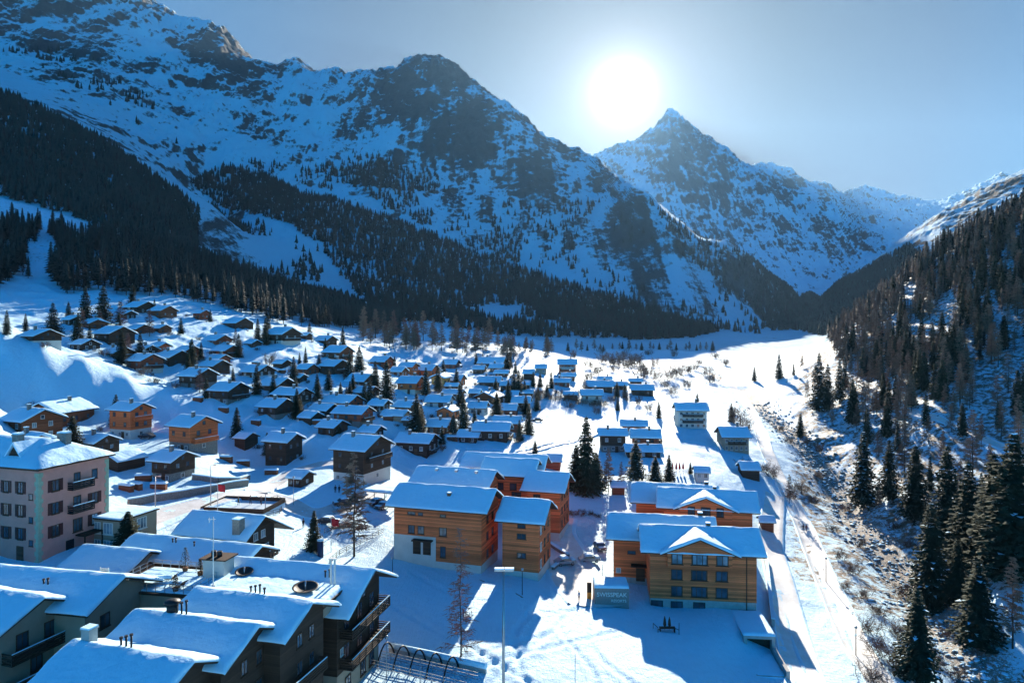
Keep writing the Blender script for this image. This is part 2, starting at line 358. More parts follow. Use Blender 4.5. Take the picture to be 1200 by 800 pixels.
def build_ground():
    pxs = np.concatenate([np.arange(-520, -40, 8.0), np.arange(-40, 1240, 1.5), np.arange(1240, 1720, 8.0)])
    # valley
    Ds = np.exp(np.linspace(math.log(14), math.log(655), 620))
    PX, DD = np.meshgrid(pxs, Ds)
    Z = ground(PX, np.maximum(DD, 45)); X = px2x(PX, DD)
    grain = np.clip((DD - 30) / 100, 0, 1)
    Z = Z + .07 * fbm(X / 2.6, DD / 2.6, 3, 31) + grain * .16 * fbm(X / 5, DD / 5, 3, 41, .5, True)
    # ski and sledge tracks across the near field
    zone = (DD > 60) & (DD < 150) & (PX > 380) & (PX < 1000)
    for tk in [[(455,705),(520,742),(600,790),(690,830)],[(640,700),(600,740),(610,790),(640,830)],[(690,705),(660,740),(560,770),(470,785)],[(700,715),(690,760),(740,800),(800,830)],[(480,668),(540,700),(640,720),(690,712)],[(720,740),(640,760),(520,800)],[(690,700),(640,745),(545,830)],[(650,690),(655,740),(700,790),(700,835)],[(910,700),(925,760),(955,830)],[(920,700),(938,760),(970,830)],[(958,660),(985,715),(1010,770),(1040,830)],[(962,655),(990,712),(1018,770),(1050,830)]]:
        tp_ = np.array([(px2x(a, d), d) for a, b in tk for d in [max(62.0, hit0(a, b, tps))]])
        tt_ = np.linspace(0, 1, 40); kk_ = np.linspace(0, 1, len(tp_)); tp_ = np.stack([np.interp(tt_, kk_, tp_[:, 0]), np.interp(tt_, kk_, tp_[:, 1])], -1)
        for _ in range(12): tp_[1:-1] = (tp_[:-2] + 2 * tp_[1:-1] + tp_[2:]) / 4
        dz = seg_dist(X[zone], DD[zone], tp_); Z[zone] += -.16 * np.exp(-(dz / .45) ** 2) + .09 * np.exp(-((dz - .9) / .4) ** 2)
    nr, nc = PX.shape
    idx = np.arange(nr * nc).reshape(nr, nc)
    Fq = np.stack([idx[:-1, :-1], idx[:-1, 1:], idx[1:, 1:], idx[1:, :-1]], -1).reshape(-1, 4)
    me = np_mesh('snow_ground', np.stack([X, DD, Z], -1).reshape(-1, 3), Fq, True)
    bed = np.clip(1.35 - seg_dist(X, DD, _RV) / 7.0, 0, 1)
    at = me.attributes.new('river_bed', 'FLOAT', 'POINT'); at.data.foreach_set('value', bed.ravel().astype(np.float32))
    PY = z2py(Z, DD)
    scrub = np.clip((PX - (880 + (DD < 140) * 60)) / 60, 0, 1) * np.clip((DD - 90) / 40, 0, 1)
    scrub = np.maximum(scrub, np.clip((DD - 300) / 100, 0, 1) * np.clip((520 - PX) / 300, 0, .7))
    at = me.attributes.new('scrub', 'FLOAT', 'POINT'); at.data.foreach_set('value', scrub.ravel().astype(np.float32))
    o = new_obj('snow_ground', me, m_ground()); tag(o, kind='structure')
    # apron under and behind the camera and out to the sides
    mb = MB(); mb.add([(-2600, -1500, -30), (2600, -1500, -30), (2600, 14, -22), (-2600, 14, -22)], [(0, 1, 2, 3)])
    a = mb.build('snow_field', M['snow']); tag(a, kind='structure')
    # mountains
    lines = [(np.full(len(pxs), 640.0), ground(pxs, np.full(len(pxs), 640.0)))]
    for li, L in enumerate(ML):
        D = line(L['D'], pxs); py = line(L['py'], pxs)
        if li < 4:
            q = np.arange(-420, 1620, 4.0); kk = np.exp(-(np.arange(-12, 13) * 4.0 / 20) ** 2); kk /= kk.sum()
            D = np.interp(pxs, q, np.convolve(np.pad(line(L['D'], q), 12, 'edge'), kk, 'valid')); py = np.interp(pxs, q, np.convolve(np.pad(line(L['py'], q), 12, 'edge'), kk, 'valid'))
        lines.append((D, py2z(py, D)))
    seg = [60, 50, 40, 110, 170, 60, 190, 30]
    rowsD, rowsZ = [], []
    LD = np.array([l[0] for l in lines]); LZ = np.array([l[1] for l in lines])
    # monotone-ish smooth profile through the lines
    for k in range(len(lines) - 1):
        for j in range(seg[k]):
            t = j / seg[k]
            if k in (4, 6): t = 1 - (1 - t) ** 1.15
            h = LD[k + 1] - LD[k]
            def slope(i):
                if i <= 0 or i >= len(lines) - 1: return (LZ[min(i + 1, len(lines) - 1)] - LZ[max(i - 1, 0)]) / (LD[min(i + 1, len(lines) - 1)] - LD[max(i - 1, 0)])
                a = (LZ[i] - LZ[i - 1]) / (LD[i] - LD[i - 1]); b = (LZ[i + 1] - LZ[i]) / (LD[i + 1] - LD[i])
                return np.where(a * b > 0, 2 * a * b / (a + b + 1e-9), 0)
            m0, m1 = slope(k), slope(k + 1)
            t2, t3 = t * t, t * t * t
            rowsZ.append((2 * t3 - 3 * t2 + 1) * LZ[k] + (t3 - 2 * t2 + t) * h * m0 + (-2 * t3 + 3 * t2) * LZ[k + 1] + (t3 - t2) * h * m1)
            rowsD.append(LD[k] + t * h)
    D = np.array(rowsD); Z = np.array(rowsZ); PX = np.broadcast_to(pxs, D.shape); X = px2x(PX, D)
    hgt = np.clip((Z - 60) / 250, 0, 1)
    wx = X + 60 * fbm(X / 300, D / 300, 3, 71); wy = D + 60 * fbm(X / 300, D / 300, 3, 72)
    # gullies run down the fall line: stretched along depth on the facing slopes
    amp = np.interp(D, [650, 1000, 2000, 3200, 4200, 6500], [0, 8, 30, 42, 30, 70])
    rid = fbm(wx / 260, wy / 620, 6, 3, .55, True)
    fine = fbm(wx / 60, wy / 70, 4, 13, .6, True)
    jag = fbm(wx / 26, wy / 30, 3, 23, .6, True)
    rib = fbm((X + .25 * D) / 75, D / 420, 4, 33, .55, True)
    Z = Z + hgt * amp * (1.0 * rid + .42 * fine + .20 * jag + .40 * rib)
    steps = np.sin(Z / 26 + 3 * fbm(X / 200, D / 200, 3, 55)) * np.clip((Z - 350) / 400, 0, 1)
    Z = Z + steps * 5
    nr, nc = D.shape
    idx = np.arange(nr * nc).reshape(nr, nc)
    Fq = np.stack([idx[:-1, :-1], idx[:-1, 1:], idx[1:, 1:], idx[1:, :-1]], -1).reshape(-1, 4)
    me = np_mesh('mountains', np.stack([X, D, Z], -1).reshape(-1, 3), Fq, True)
    PY = z2py(Z, D)
    # bare rock where the summit tower, the crags and the ribs stand; the right ridge blob paints in shade
    def blob(cx, cy, rx, ry, d0, d1): return np.clip(1.3 - np.hypot((PX - cx) / rx, (PY - cy) / ry), 0, 1) * ((D > d0) & (D < d1))
    rock = np.maximum.reduce([blob(505,105,65,42,1800,3400), blob(560,150,60,45,1500,3400) * .9, blob(640,205,80,45,1400,3500) * .8, blob(260,70,60,40,2200,3200) * .7,
                              blob(110,30,60,30,1800,3000) * .6, blob(400,130,50,30,2000,3200) * .35, blob(800,170,60,35,5000,6700) * .75, blob(930,215,60,20,5000,6700) * .5,
                              blob(985,280,60,25,4000,6000) * .7, blob(890,270,40,18,4300,6000) * .4, blob(740,290,110,60,900,3400) * .45, blob(480,230,90,50,1400,3000) * .3, blob(1130,255,110,45,1200,2600) * .35, blob(850,330,60,50,900,3200) * .5])
    at = me.attributes.new('rock', 'FLOAT', 'POINT'); at.data.foreach_set('value', rock.ravel().astype(np.float32))
    o = new_obj('mountains', me, m_mountain()); tag(o, kind='structure')
    return PX, PY, X, D, Z
def m_ground():
    m, nt, b = material('valley_snow', .7, .15)
    p = N(nt, 'ShaderNodeNewGeometry').outputs['Position']
    a1 = N(nt, 'ShaderNodeAttribute', attribute_name='river_bed').outputs['Fac']
    a2 = N(nt, 'ShaderNodeAttribute', attribute_name='scrub').outputs['Fac']
    f = noise(nt, .9, 6, .65, p); g = noise(nt, .13, 4, .6, p)
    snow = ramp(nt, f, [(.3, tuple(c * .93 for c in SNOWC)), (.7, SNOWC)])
    s = noise(nt, .55, 8, .72, p)
    thr = mth(nt, 'ADD', mth(nt, 'MULTIPLY', a2, .42), mth(nt, 'MULTIPLY', g, .34))
    sm = mth(nt, 'MULTIPLY', mth(nt, 'SUBTRACT', mth(nt, 'ADD', thr, s), 1.03), 9.0, clamp=True)
    sm = mth(nt, 'MULTIPLY', sm, mth(nt, 'GREATER_THAN', a2, .02))
    earth = ramp(nt, noise(nt, 3.5, 5, .7, p), [(.3, (.07, .052, .036)), (.7, (.27, .20, .14))])
    c = mixc(nt, sm, snow, earth)
    st = noise(nt, 1.4, 8, .8, p)
    bm = mth(nt, 'MULTIPLY', mth(nt, 'SUBTRACT', mth(nt, 'ADD', mth(nt, 'MULTIPLY', a1, .42), st), .80), 10.0, clamp=True)
    bm = mth(nt, 'MULTIPLY', bm, mth(nt, 'GREATER_THAN', a1, .02))
    stones = ramp(nt, noise(nt, 6, 4, .7, p), [(.3, (.10, .085, .07)), (.7, (.40, .35, .29))])
    c = mixc(nt, bm, c, stones)
    nt.links.new(c, b.inputs['Base Color'])
    wv = N(nt, 'ShaderNodeTexWave', wave_type='BANDS', bands_direction='X'); nt.links.new(scaled(nt, p, (.9, .25, 0)), wv.inputs[0])
    wv.inputs['Scale'].default_value = .55; wv.inputs['Distortion'].default_value = 30; wv.inputs['Detail'].default_value = 3; wv.inputs['Detail Scale'].default_value = .35
    tr = mth(nt, 'POWER', wv.outputs['Fac'], 6.0)
    foot = N(nt, 'ShaderNodeTexVoronoi'); foot.inputs['Scale'].default_value = .75; nt.links.new(p, foot.inputs['Vector'])
    pit = mth(nt, 'MULTIPLY', mth(nt, 'LESS_THAN', foot.outputs['Distance'], .22), mth(nt, 'GREATER_THAN', g, .55))
    hh = mth(nt, 'ADD', mth(nt, 'ADD', f, mth(nt, 'MULTIPLY', noise(nt, 5, 5, .7, p), .4)), mth(nt, 'SUBTRACT', mth(nt, 'MULTIPLY', tr, -.10), mth(nt, 'MULTIPLY', pit, .5)))
    bump(nt, b, hh, .75, .45)
    return m
def m_mountain():
    m, nt, b = material('mountain_rock_and_snow', .85, .15)
    g = N(nt, 'ShaderNodeNewGeometry'); p = g.outputs['Position']
    sp = N(nt, 'ShaderNodeSeparateXYZ'); nt.links.new(g.outputs['Normal'], sp.inputs[0])
    ra = N(nt, 'ShaderNodeAttribute', attribute_name='rock').outputs['Fac']
    n1 = noise(nt, .012, 8, .72, scaled(nt, p, (1, .45, 1))); n2 = noise(nt, .06, 10, .8, p); n3 = noise(nt, .006, 5, .6, scaled(nt, p, (1, .5, .8)))
    band = noise(nt, .02, 6, .7, scaled(nt, p, (.35, .35, 2.2)))
    steep = mth(nt, 'SUBTRACT', 1.0, sp.outputs[2])
    v = mth(nt, 'ADD', mth(nt, 'MULTIPLY', steep, .80), mth(nt, 'ADD', mth(nt, 'MULTIPLY', n1, .55), mth(nt, 'ADD', mth(nt, 'MULTIPLY', n2, .72), mth(nt, 'MULTIPLY', band, .35))))
    streak = noise(nt, .035, 5, .65, scaled(nt, p, (1, .10, .10)))
    v = mth(nt, 'ADD', v, mth(nt, 'MULTIPLY', mth(nt, 'SUBTRACT', streak, .5), .85))
    v = mth(nt, 'ADD', v, mth(nt, 'ADD', mth(nt, 'MULTIPLY', ra, .19), mth(nt, 'MULTIPLY', n3, .95)))
    k = mth(nt, 'MULTIPLY', mth(nt, 'SUBTRACT', v, 1.51), 10.0, clamp=True)
    rockc = ramp(nt, n2, [(.3, (.030, .030, .032)), (.55, (.075, .072, .070)), (.8, (.16, .15, .14))])
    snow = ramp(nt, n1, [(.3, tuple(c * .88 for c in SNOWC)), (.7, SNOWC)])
    nt.links.new(mixc(nt, k, snow, rockc), b.inputs['Base Color'])
    bump(nt, b, mth(nt, 'ADD', n1, mth(nt, 'MULTIPLY', n2, .6)), .8, 16.0)
    return m
MPX, MPY, MX, MD, MZ = build_ground()
# ================================================================== BUILDINGS
def window_mesh(kind):
    """unit window lying in XZ, facing -Y: frame ring and mullion"""
    mb = MB(); t = .09
    mb.box(-.5, -.05, -.5, -.5 + t, .03, .5); mb.box(.5 - t, -.05, -.5, .5, .03, .5)
    mb.box(-.5 + t, -.05, .5 - t * .8, .5 - t, .03, .5); mb.box(-.5 + t, -.05, -.5, .5 - t, .03, -.5 + t * .8)
    mb.box(-.56, -.12, -.56, .56, .03, -.5)
    if kind == 2: mb.box(-.03, -.045, -.5 + t * .8, .03, .025, .5 - t * .8)
    if kind == 3:
        for a in (-.17, .17): mb.box(a - .025, -.045, -.5 + t * .8, a + .025, .025, .5 - t * .8)
    return mb.mesh('window')
def pane_mesh():
    mb = MB(); mb.box(-.42, -.012, -.43, .42, .02, .43); return mb.mesh('pane')
WM = {}
def wmesh(kind, frame):
    k = (kind, frame)
    if k not in WM: me = window_mesh(kind); me.materials.append(M[frame]); WM[k] = me
    return WM[k]
PM = {}
def pmesh(mat):
    if mat not in PM: me = pane_mesh(); me.materials.append(M[mat]); PM[mat] = me
    return PM[mat]
SM = {}
def shutter_mesh():
    if not SM:
        mb = MB(); mb.box(-.5, -.04, -.5, .5, .02, .5)
        for i in range(7): mb.box(-.42, -.065, -.45 + i * .13, .42, -.04, -.37 + i * .13)
        me = mb.mesh('shutter'); me.materials.append(M['shut']); SM[0] = me
    return SM[0]
def inst(name, me, parent, loc, rz=0.0, sc=(1, 1, 1)):
    o = bpy.data.objects.new(name, me); COL.objects.link(o); o.parent = parent
    o.location = loc; o.rotation_euler = (0, 0, rz); o.scale = sc; return o
def roof_snow_mesh(l0, l1, d0, d1, s, t, zr, seed):
    """snow lying on a gable roof: x from l0 to l1, eaves at y=-d0 and y=+d1"""
    rs = random.Random(seed)
    ys = []
    for sgn, d in ((-1, d0), (1, d1)):
        q = [d + .10, d + .06, d - .12, d - .4, d * .72, d * .45, d * .2, .14]
        ys.append([sgn * v for v in q])
    yy = ys[0] + [0.0] + ys[1][::-1]
    n = max(3, int((l1 - l0) / 1.3))
    xs = [l0 - .08, l0 - .02, l0 + .2, l0 + .5] + [l0 + .5 + (l1 - l0 - 1.0) * i / n for i in range(1, n)] + [l1 - .5, l1 - .2, l1 + .02, l1 + .08]
    fx = [.25, .7, .95, 1] + [1] * (n - 1) + [1, .95, .7, .25]
    ph = rs.random() * 9
    V = []; Fc = []
    for x, f in zip(xs, fx):
        ring = []
        for y in yy:
            d = d0 if y < 0 else d1
            a = abs(y); r = .45
            e = 1.0 if a < d - r else max(0.0, 1 - ((a - d + r) / (r + .10)) ** 2) ** .5
            wob = .09 * math.sin(x * 1.1 + ph + y * .6) + .04 * math.sin(x * 2.7 + y * 1.9 + ph * 2) + rs.uniform(-.04, .04)
            sag = .07 * math.sin(x * .9 + ph) + .05 * math.sin(x * 2.3 + ph * 3) if a > d - .2 else 0
            yv = y + (math.copysign(sag, y) if f == 1 else 0)
            xo = x + (.10 * math.sin(y * 1.9 + ph) + .06 * math.sin(y * 4.7 + ph * 2) if f < .99 else 0)
            ring.append((xo, yv, zr - s * math.sqrt(a * a + .03) + (t + wob * t * 1.4) * (.25 + .75 * e if e > 0 else .0) * f))
        for y in reversed(yy[1:-1]): ring.append((x, y * .98, zr - s * abs(y) + .01))
        V += ring
    k = 2 * len(yy) - 2
    for i in range(len(xs) - 1):
        for j in range(k): Fc.append((i * k + j, i * k + (j + 1) % k, (i + 1) * k + (j + 1) % k, (i + 1) * k + j))
    Fc.append(tuple(range(k - 1, -1, -1))); Fc.append(tuple((len(xs) - 1) * k + j for j in range(k)))
    mb = MB(); mb.add(V, Fc, 0, True); me = mb.mesh('snow'); fix_normals(me); return me
class Block:
    """a gable-roofed block of a building; ridge along local x, front wall at local y=-W/2"""
    def __init__(s, root, origin, rot, L, W, zr, slope, zb, wall, plinth=None, ph=0.0, ox=1.0, oy=.8, snow=.38, d1=None, roofmat='trim', seed=1, gap=.26, parts=True):
        s.root = root; s.rot = rot; s.L = L; s.W = W; s.ze = zr - slope * W / 2; s.zr = zr; s.zb = zb; s.oy = oy; s.ox = ox; s.slope = slope
        rl = Vector(root.location); c = math.cos(root.rotation_euler[2])
        s.off = Vector(origin) - rl           # every thing's empty is unrotated
        s.wall_top = s.ze - gap
        lo = zb - 4.0
        h = W / 2; wt = lambda y: zr - gap - slope * abs(y)
        zp = zb + ph
        if plinth and ph > 0:
            mb = MB(); mb.box(-L / 2 + .06, -h + .06, lo, L / 2 - .06, h - .06, zp); s.part('plinth', mb, M[plinth])
        else: zp = lo
        mb = MB(); mb.prism([(-h, zp), (h, zp), (h, wt(h)), (0, wt(0)), (-h, wt(h))], 'x', -L / 2, L / 2)
        s.wall = s.part('wall', mb, M[wall])
        d = h + oy; dd = d if d1 is None else d1
        mb = MB(); th = .2
        z = lambda y: zr - slope * abs(y)
        mb.prism([(-d, z(d)), (-d, z(d) - th), (0, zr - th * 1.1), (dd, z(dd) - th), (dd, z(dd)), (0, zr)], 'x', -L / 2 - ox, L / 2 + ox)
        s.roof = s.part('roof', mb, M[roofmat]); fix_normals(s.roof.data)
        me = roof_snow_mesh(-L / 2 - ox, L / 2 + ox, d, dd, slope, snow, zr, seed); me.materials.append(M['snow'])
        s.snow = inst('snow', me, s.roof, (0, 0, 0))
        s.snow_t = snow
    def part(s, name, mb, mat, parent=None):
        o = mb.build(name, mat, parent or s.root)
        if parent is None: o.location = s.off; o.rotation_euler = (0, 0, s.rot)
        return o
    def W2(s, x, y, z):
        c, q = math.cos(s.rot), math.sin(s.rot)
        return s.off + Vector((x * c - y * q, x * q + y * c, z))
    def win(s, face, u, z, w=1.0, h=1.2, kind=2, frame='dframe', glass='glass', shut=False, simple=False, name='window'):
        if face == 'F': p = (u, -s.W / 2, z); r = 0
        elif face == 'R': p = (s.L / 2, u, z); r = R(90)
        else: p = (-s.L / 2, -u, z); r = R(-90)
        o = inst(name, wmesh(kind, frame), s.root, s.W2(*p), s.rot + r, (w, 1, h))
        inst('pane', pmesh(glass), o, (0, 0, 0))
        if shut:
            for sg in (-1, 1): inst('shutter', shutter_mesh(), o, (sg * .78, 0, 0), 0, (.5, 1, 1.02))
        return o
    def balcony(s, face, u0, u1, z, depth=1.2, mat='dark', rail=1.0, slats=True):
        mb = MB()
        mb.box(u0, -depth, z - .18, u1, 0.0, z)
        mb.box(u0, -depth, z + rail - .1, u1, -depth + .09, z + rail)
        for a in (u0, u1 - .09): mb.box(a, -depth + .09, z + rail - .1, a + .09, 0, z + rail); 
        n = max(2, int((u1 - u0) / 1.6))
        for i in range(n + 1):
            x = u0 + (u1 - u0 - .09) * i / n; mb.box(x, -depth, z, x + .09, -depth + .09, z + rail - .1)
        for k in range(3): mb.box(u0 + .09, -depth + .02, z + .12 + k * .27, u1 - .09, -depth + .06, z + .3 + k * .27)
        for a in (u0 + .02, u1 - .06):
            for k in range(3): mb.box(a, -depth + .09, z + .12 + k * .27, a + .04, -.02, z + .3 + k * .27)
        o = s.part('balcony', mb, M[mat])
        if face == 'F': o.location = s.W2(0, -s.W / 2, 0); o.rotation_euler = (0, 0, s.rot)
        elif face == 'R': o.location = s.W2(s.L / 2, 0, 0); o.rotation_euler = (0, 0, s.rot + R(90))
        else: o.location = s.W2(-s.L / 2, 0, 0); o.rotation_euler = (0, 0, s.rot - R(90))
        mb = MB(); mb.box(u0 + .05, -depth + .02, z + rail, u1 - .05, -depth + .1, z + rail + .09)
        inst('rail_snow', _wm(mb, 'rail_snow', M['snow']), o, (0, 0, 0))
        return o
    def door(s, face, u, z, w=1.1, h=2.1, mat='dframe'):
        mb = MB(); mb.box(-w / 2, -.06, 0, w / 2, .02, h); mb.box(-w / 2 + .15, -.08, h * .45, w / 2 - .15, -.06, h * .9)
        me = mb.mesh('door'); me.materials.append(M[mat])
        if face == 'F': p = (u, -s.W / 2, z); r = 0
        elif face == 'R': p = (s.L / 2, u, z); r = R(90)
        else: p = (-s.L / 2, -u, z); r = R(-90)
        return inst('door', me, s.root, s.W2(*p), s.rot + r)
    def chimney(s, x, y, w=.7, h=1.1, mat='stone'):
        z = s.zr - s.slope * abs(y)
        mb = MB(); mb.box(x - w / 2, y - w / 2, z - .3, x + w / 2, y + w / 2, z + s.snow_t + h, 0)
        mb.box(x - w / 2 - .08, y - w / 2 - .08, z + s.snow_t + h, x + w / 2 + .08, y + w / 2 + .08, z + s.snow_t + h + .1, 0)
        mb.box(x - w / 2 - .04, y - w / 2 - .04, z + s.snow_t + h + .1, x + w / 2 + .04, y + w / 2 + .04, z + s.snow_t + h + .25, 1)
        o = mb.build('chimney', [M[mat], M['snow']], s.roof); return o
    def pipes(s, x, y, n=3, h=.9):
        z = s.zr - s.slope * abs(y); 
        for i in range(n):
            mb = MB(); xx = x + i * .55; hh = h * (1 + .25 * ((i * 7) % 3 - 1))
            mb.tube([(xx, y, z), (xx, y, z + s.snow_t + hh)], .09, 8); mb.tube([(xx, y, z + s.snow_t + hh), (xx, y, z + s.snow_t + hh + .16)], .15, 8)
            mb.build('vent_pipe', M['black'], s.roof)
def _wm(mb, name, mat):
    me = mb.mesh(name); me.materials.append(mat); return me
def ridge_geo(p1, p2, zr):
    """ridge end points seen at two survey positions, at height zr -> centre, rotation, length"""
    q = []
    for (px, py) in (p1, p2):
        D = (CAMZ - zr) * F / (py - HOR); q.append(Vector((px2x(px, D), D, 0)))
    c = (q[0] + q[1]) / 2; d = q[1] - q[0]
    return c, math.atan2(d.y, d.x), d.length
def ridge_block(root, p1, p2, zr, d, slope, zb, wall, ox=1.0, oy=.8, rot=None, **k):
    c, r, l = ridge_geo(p1, p2, zr)
    if rot is not None: r = rot
    return Block(root, (c.x, c.y, 0), r, l - 2 * ox, 2 * (d - oy), zr, slope, zb, wall, ox=ox, oy=oy, **k)
def house_thing(name, label, p1, p2, zr, zb, cat, group=None):
    c, r, l = ridge_geo(p1, p2, zr)
    return thing(name, label, cat, (c.x, c.y, zb), 0, group)
def rb(root, p1, p2, zr, d, slope, zb, wall, **k):
    """ridge_block for a root whose empty stands at height zb of its first block"""
    b = ridge_block(root, p1, p2, zr, d, slope, zb, wall, **k)
    return b
# ---------------------------------------------------------------- village chalets, measured from the survey
VILLAGE = []
def chalet(x0, x1, rt, ev, base, wall, opt, label, rot=None, D=None):
    pc = (x0 + x1) / 2
    D0 = hit(pc, base) if D is None else D
    z0 = CAMZ + (HOR - base) / F * D0
    k = D0 / F
    th = rot if rot is not None else R(-(6 + 17 * min(1, max(0, (620 - pc) / 230))) + random.uniform(-3, 3))
    he = max(1.9, (base - ev) * k)
    wpx = (x1 - x0)
    gabled = 'g' in opt
    s = .44
    ox, oy = (.9, .75) if D0 > 120 else (1.1, .9)
    if wpx * k < 8: ox, oy = .5, .45
    if gabled:
        W = max(3, wpx * k * .86 - 2 * oy); L = W * 1.15; th = rot if rot is not None else R(72)
    else:
        e = (HOR - rt) / F
        W = 2 * (CAMZ + e * D0 - (z0 + he) - .3) / (s - e + 1e-3) * .92
        W = min(max(W, 5.0 if wpx * k > 8 else 3.0), 12.5)
        az = math.atan2(pc - 600, F)
        a = th + az
        L = (wpx * k * math.cos(az) - abs(math.sin(a)) * (W + 2 * oy)) / max(.3, abs(math.cos(a))) - 2 * ox
        L = min(max(L, W * .75), 26)
    c, q = math.cos(th), math.sin(th)
    def ext(cx, cy):
        pp = [600 + F * (cx + c * a - q * b) / (cy + q * a + c * b) for a in (-L / 2 - ox, L / 2 + ox) for b in (-W / 2 - oy, W / 2 + oy)]
        return min(pp), max(pp)
    depth = abs(q) * L / 2 + abs(c) * W / 2
    cy = D0 + depth * .9; cx = px2x(pc, cy)
    for _ in range(3):
        a, b = ext(cx, cy); cx += (pc - (a + b) / 2) * cy / F
    zr = z0 + he + s * W / 2 + .3
    kind = {'w': 'apartment_house', 'c': 'cabin'}.get(wall, 'chalet')
    small = wpx * k < 7.5
    nm = 'barn' if 'h' in opt else ('cabin' if small else kind)
    root = thing(nm, label, 'barn' if 'h' in opt else ('cabin' if small else 'chalet'), (cx, cy, z0), 0, 'houses of the snowy village')
    W_ = {'d': 'dark', 'b': 'brown', 'r': 'red', 'o': 'orange', 'y': 'yellow', 'w': 'white', 'e': 'beige'}[wall]
    ph = min(he * .42, 2.6) if 'p' in opt or 's' in opt else 0
    B = Block(root, (cx, cy, 0), th, L, W, zr, s, z0, W_, plinth='white' if 'p' in opt else ('stone' if 's' in opt else None), ph=ph, ox=ox, oy=oy,
              snow=random.uniform(.26, .6) if D0 > 150 else .38, seed=int(x0 * 7 + base))
    far = D0 > 255
    if 'h' not in opt:
        nf = 2 if he - ph > 4.6 else 1
        fr = 'wframe' if (int(x0) % 3 == 0) else 'dframe'
        if ph > 1.8:
            for u in ([-.28, .28] if far else [-.34, 0, .34]): B.win('F', u * L, z0 + ph * .55, .95, .95, 2, 'wframe')
            if not far and not gabled: B.win('R', 0, z0 + ph * .55, 1.0, 1.0, 2, 'wframe')
        for f in range(nf):
            z = z0 + ph + (he - ph) * (f + .55) / nf
            for u in ([-.27, .25] if (far or L < 9) else [-.34, -.02, .32]): B.win('F', u * L, z, 1.05 if far else 1.0, 1.15, 2, fr, 'glass' if random.random() < .8 else 'glassb')
            for u in ([-.2, .2] if W > 5 else [0]):
                B.win('L' if gabled else 'R', u * W, z, 1.0, 1.15, 2, fr, 'glass' if random.random() < .7 else 'glassb')
        if W > 6 and not far: B.win('L' if gabled else 'R', 0, zr - s * W * .27 - .6, .9, .9, 1, fr)
        if 'n' in opt:
            B.balcony('L' if gabled else 'R', -W * .42, W * .42, z0 + ph + (he - ph) * .5 if nf > 1 else z0 + max(ph, .6), 1.2, 'dark' if wall != 'o' else 'orange')
        if not small: B.door('F', L * .14, z0 + (.0 if ph < 1.9 else .05), 1.0, 2.0)
    if 'k' in opt or (not small and 'h' not in opt and not far): B.chimney(L * random.choice([-.2, .15, .05]), -W * .12)
    elif 'h' not in opt and not small: B.chimney(L * random.choice([-.22, .1, .2]), W * .03, .8, 1.0)
    if 'm' in opt:     # low cross wing on the near side
        b2 = Block(root, B.W2(L * .22, -W * .42, 0) + Vector((cx, cy, z0)) - Vector((0, 0, z0)), th, L * .42, W * .55, zr - s * W * .30, s, z0, W_, ox=.6, oy=.5, seed=int(x0))
    VILLAGE.append((root, D0, B))
    return B
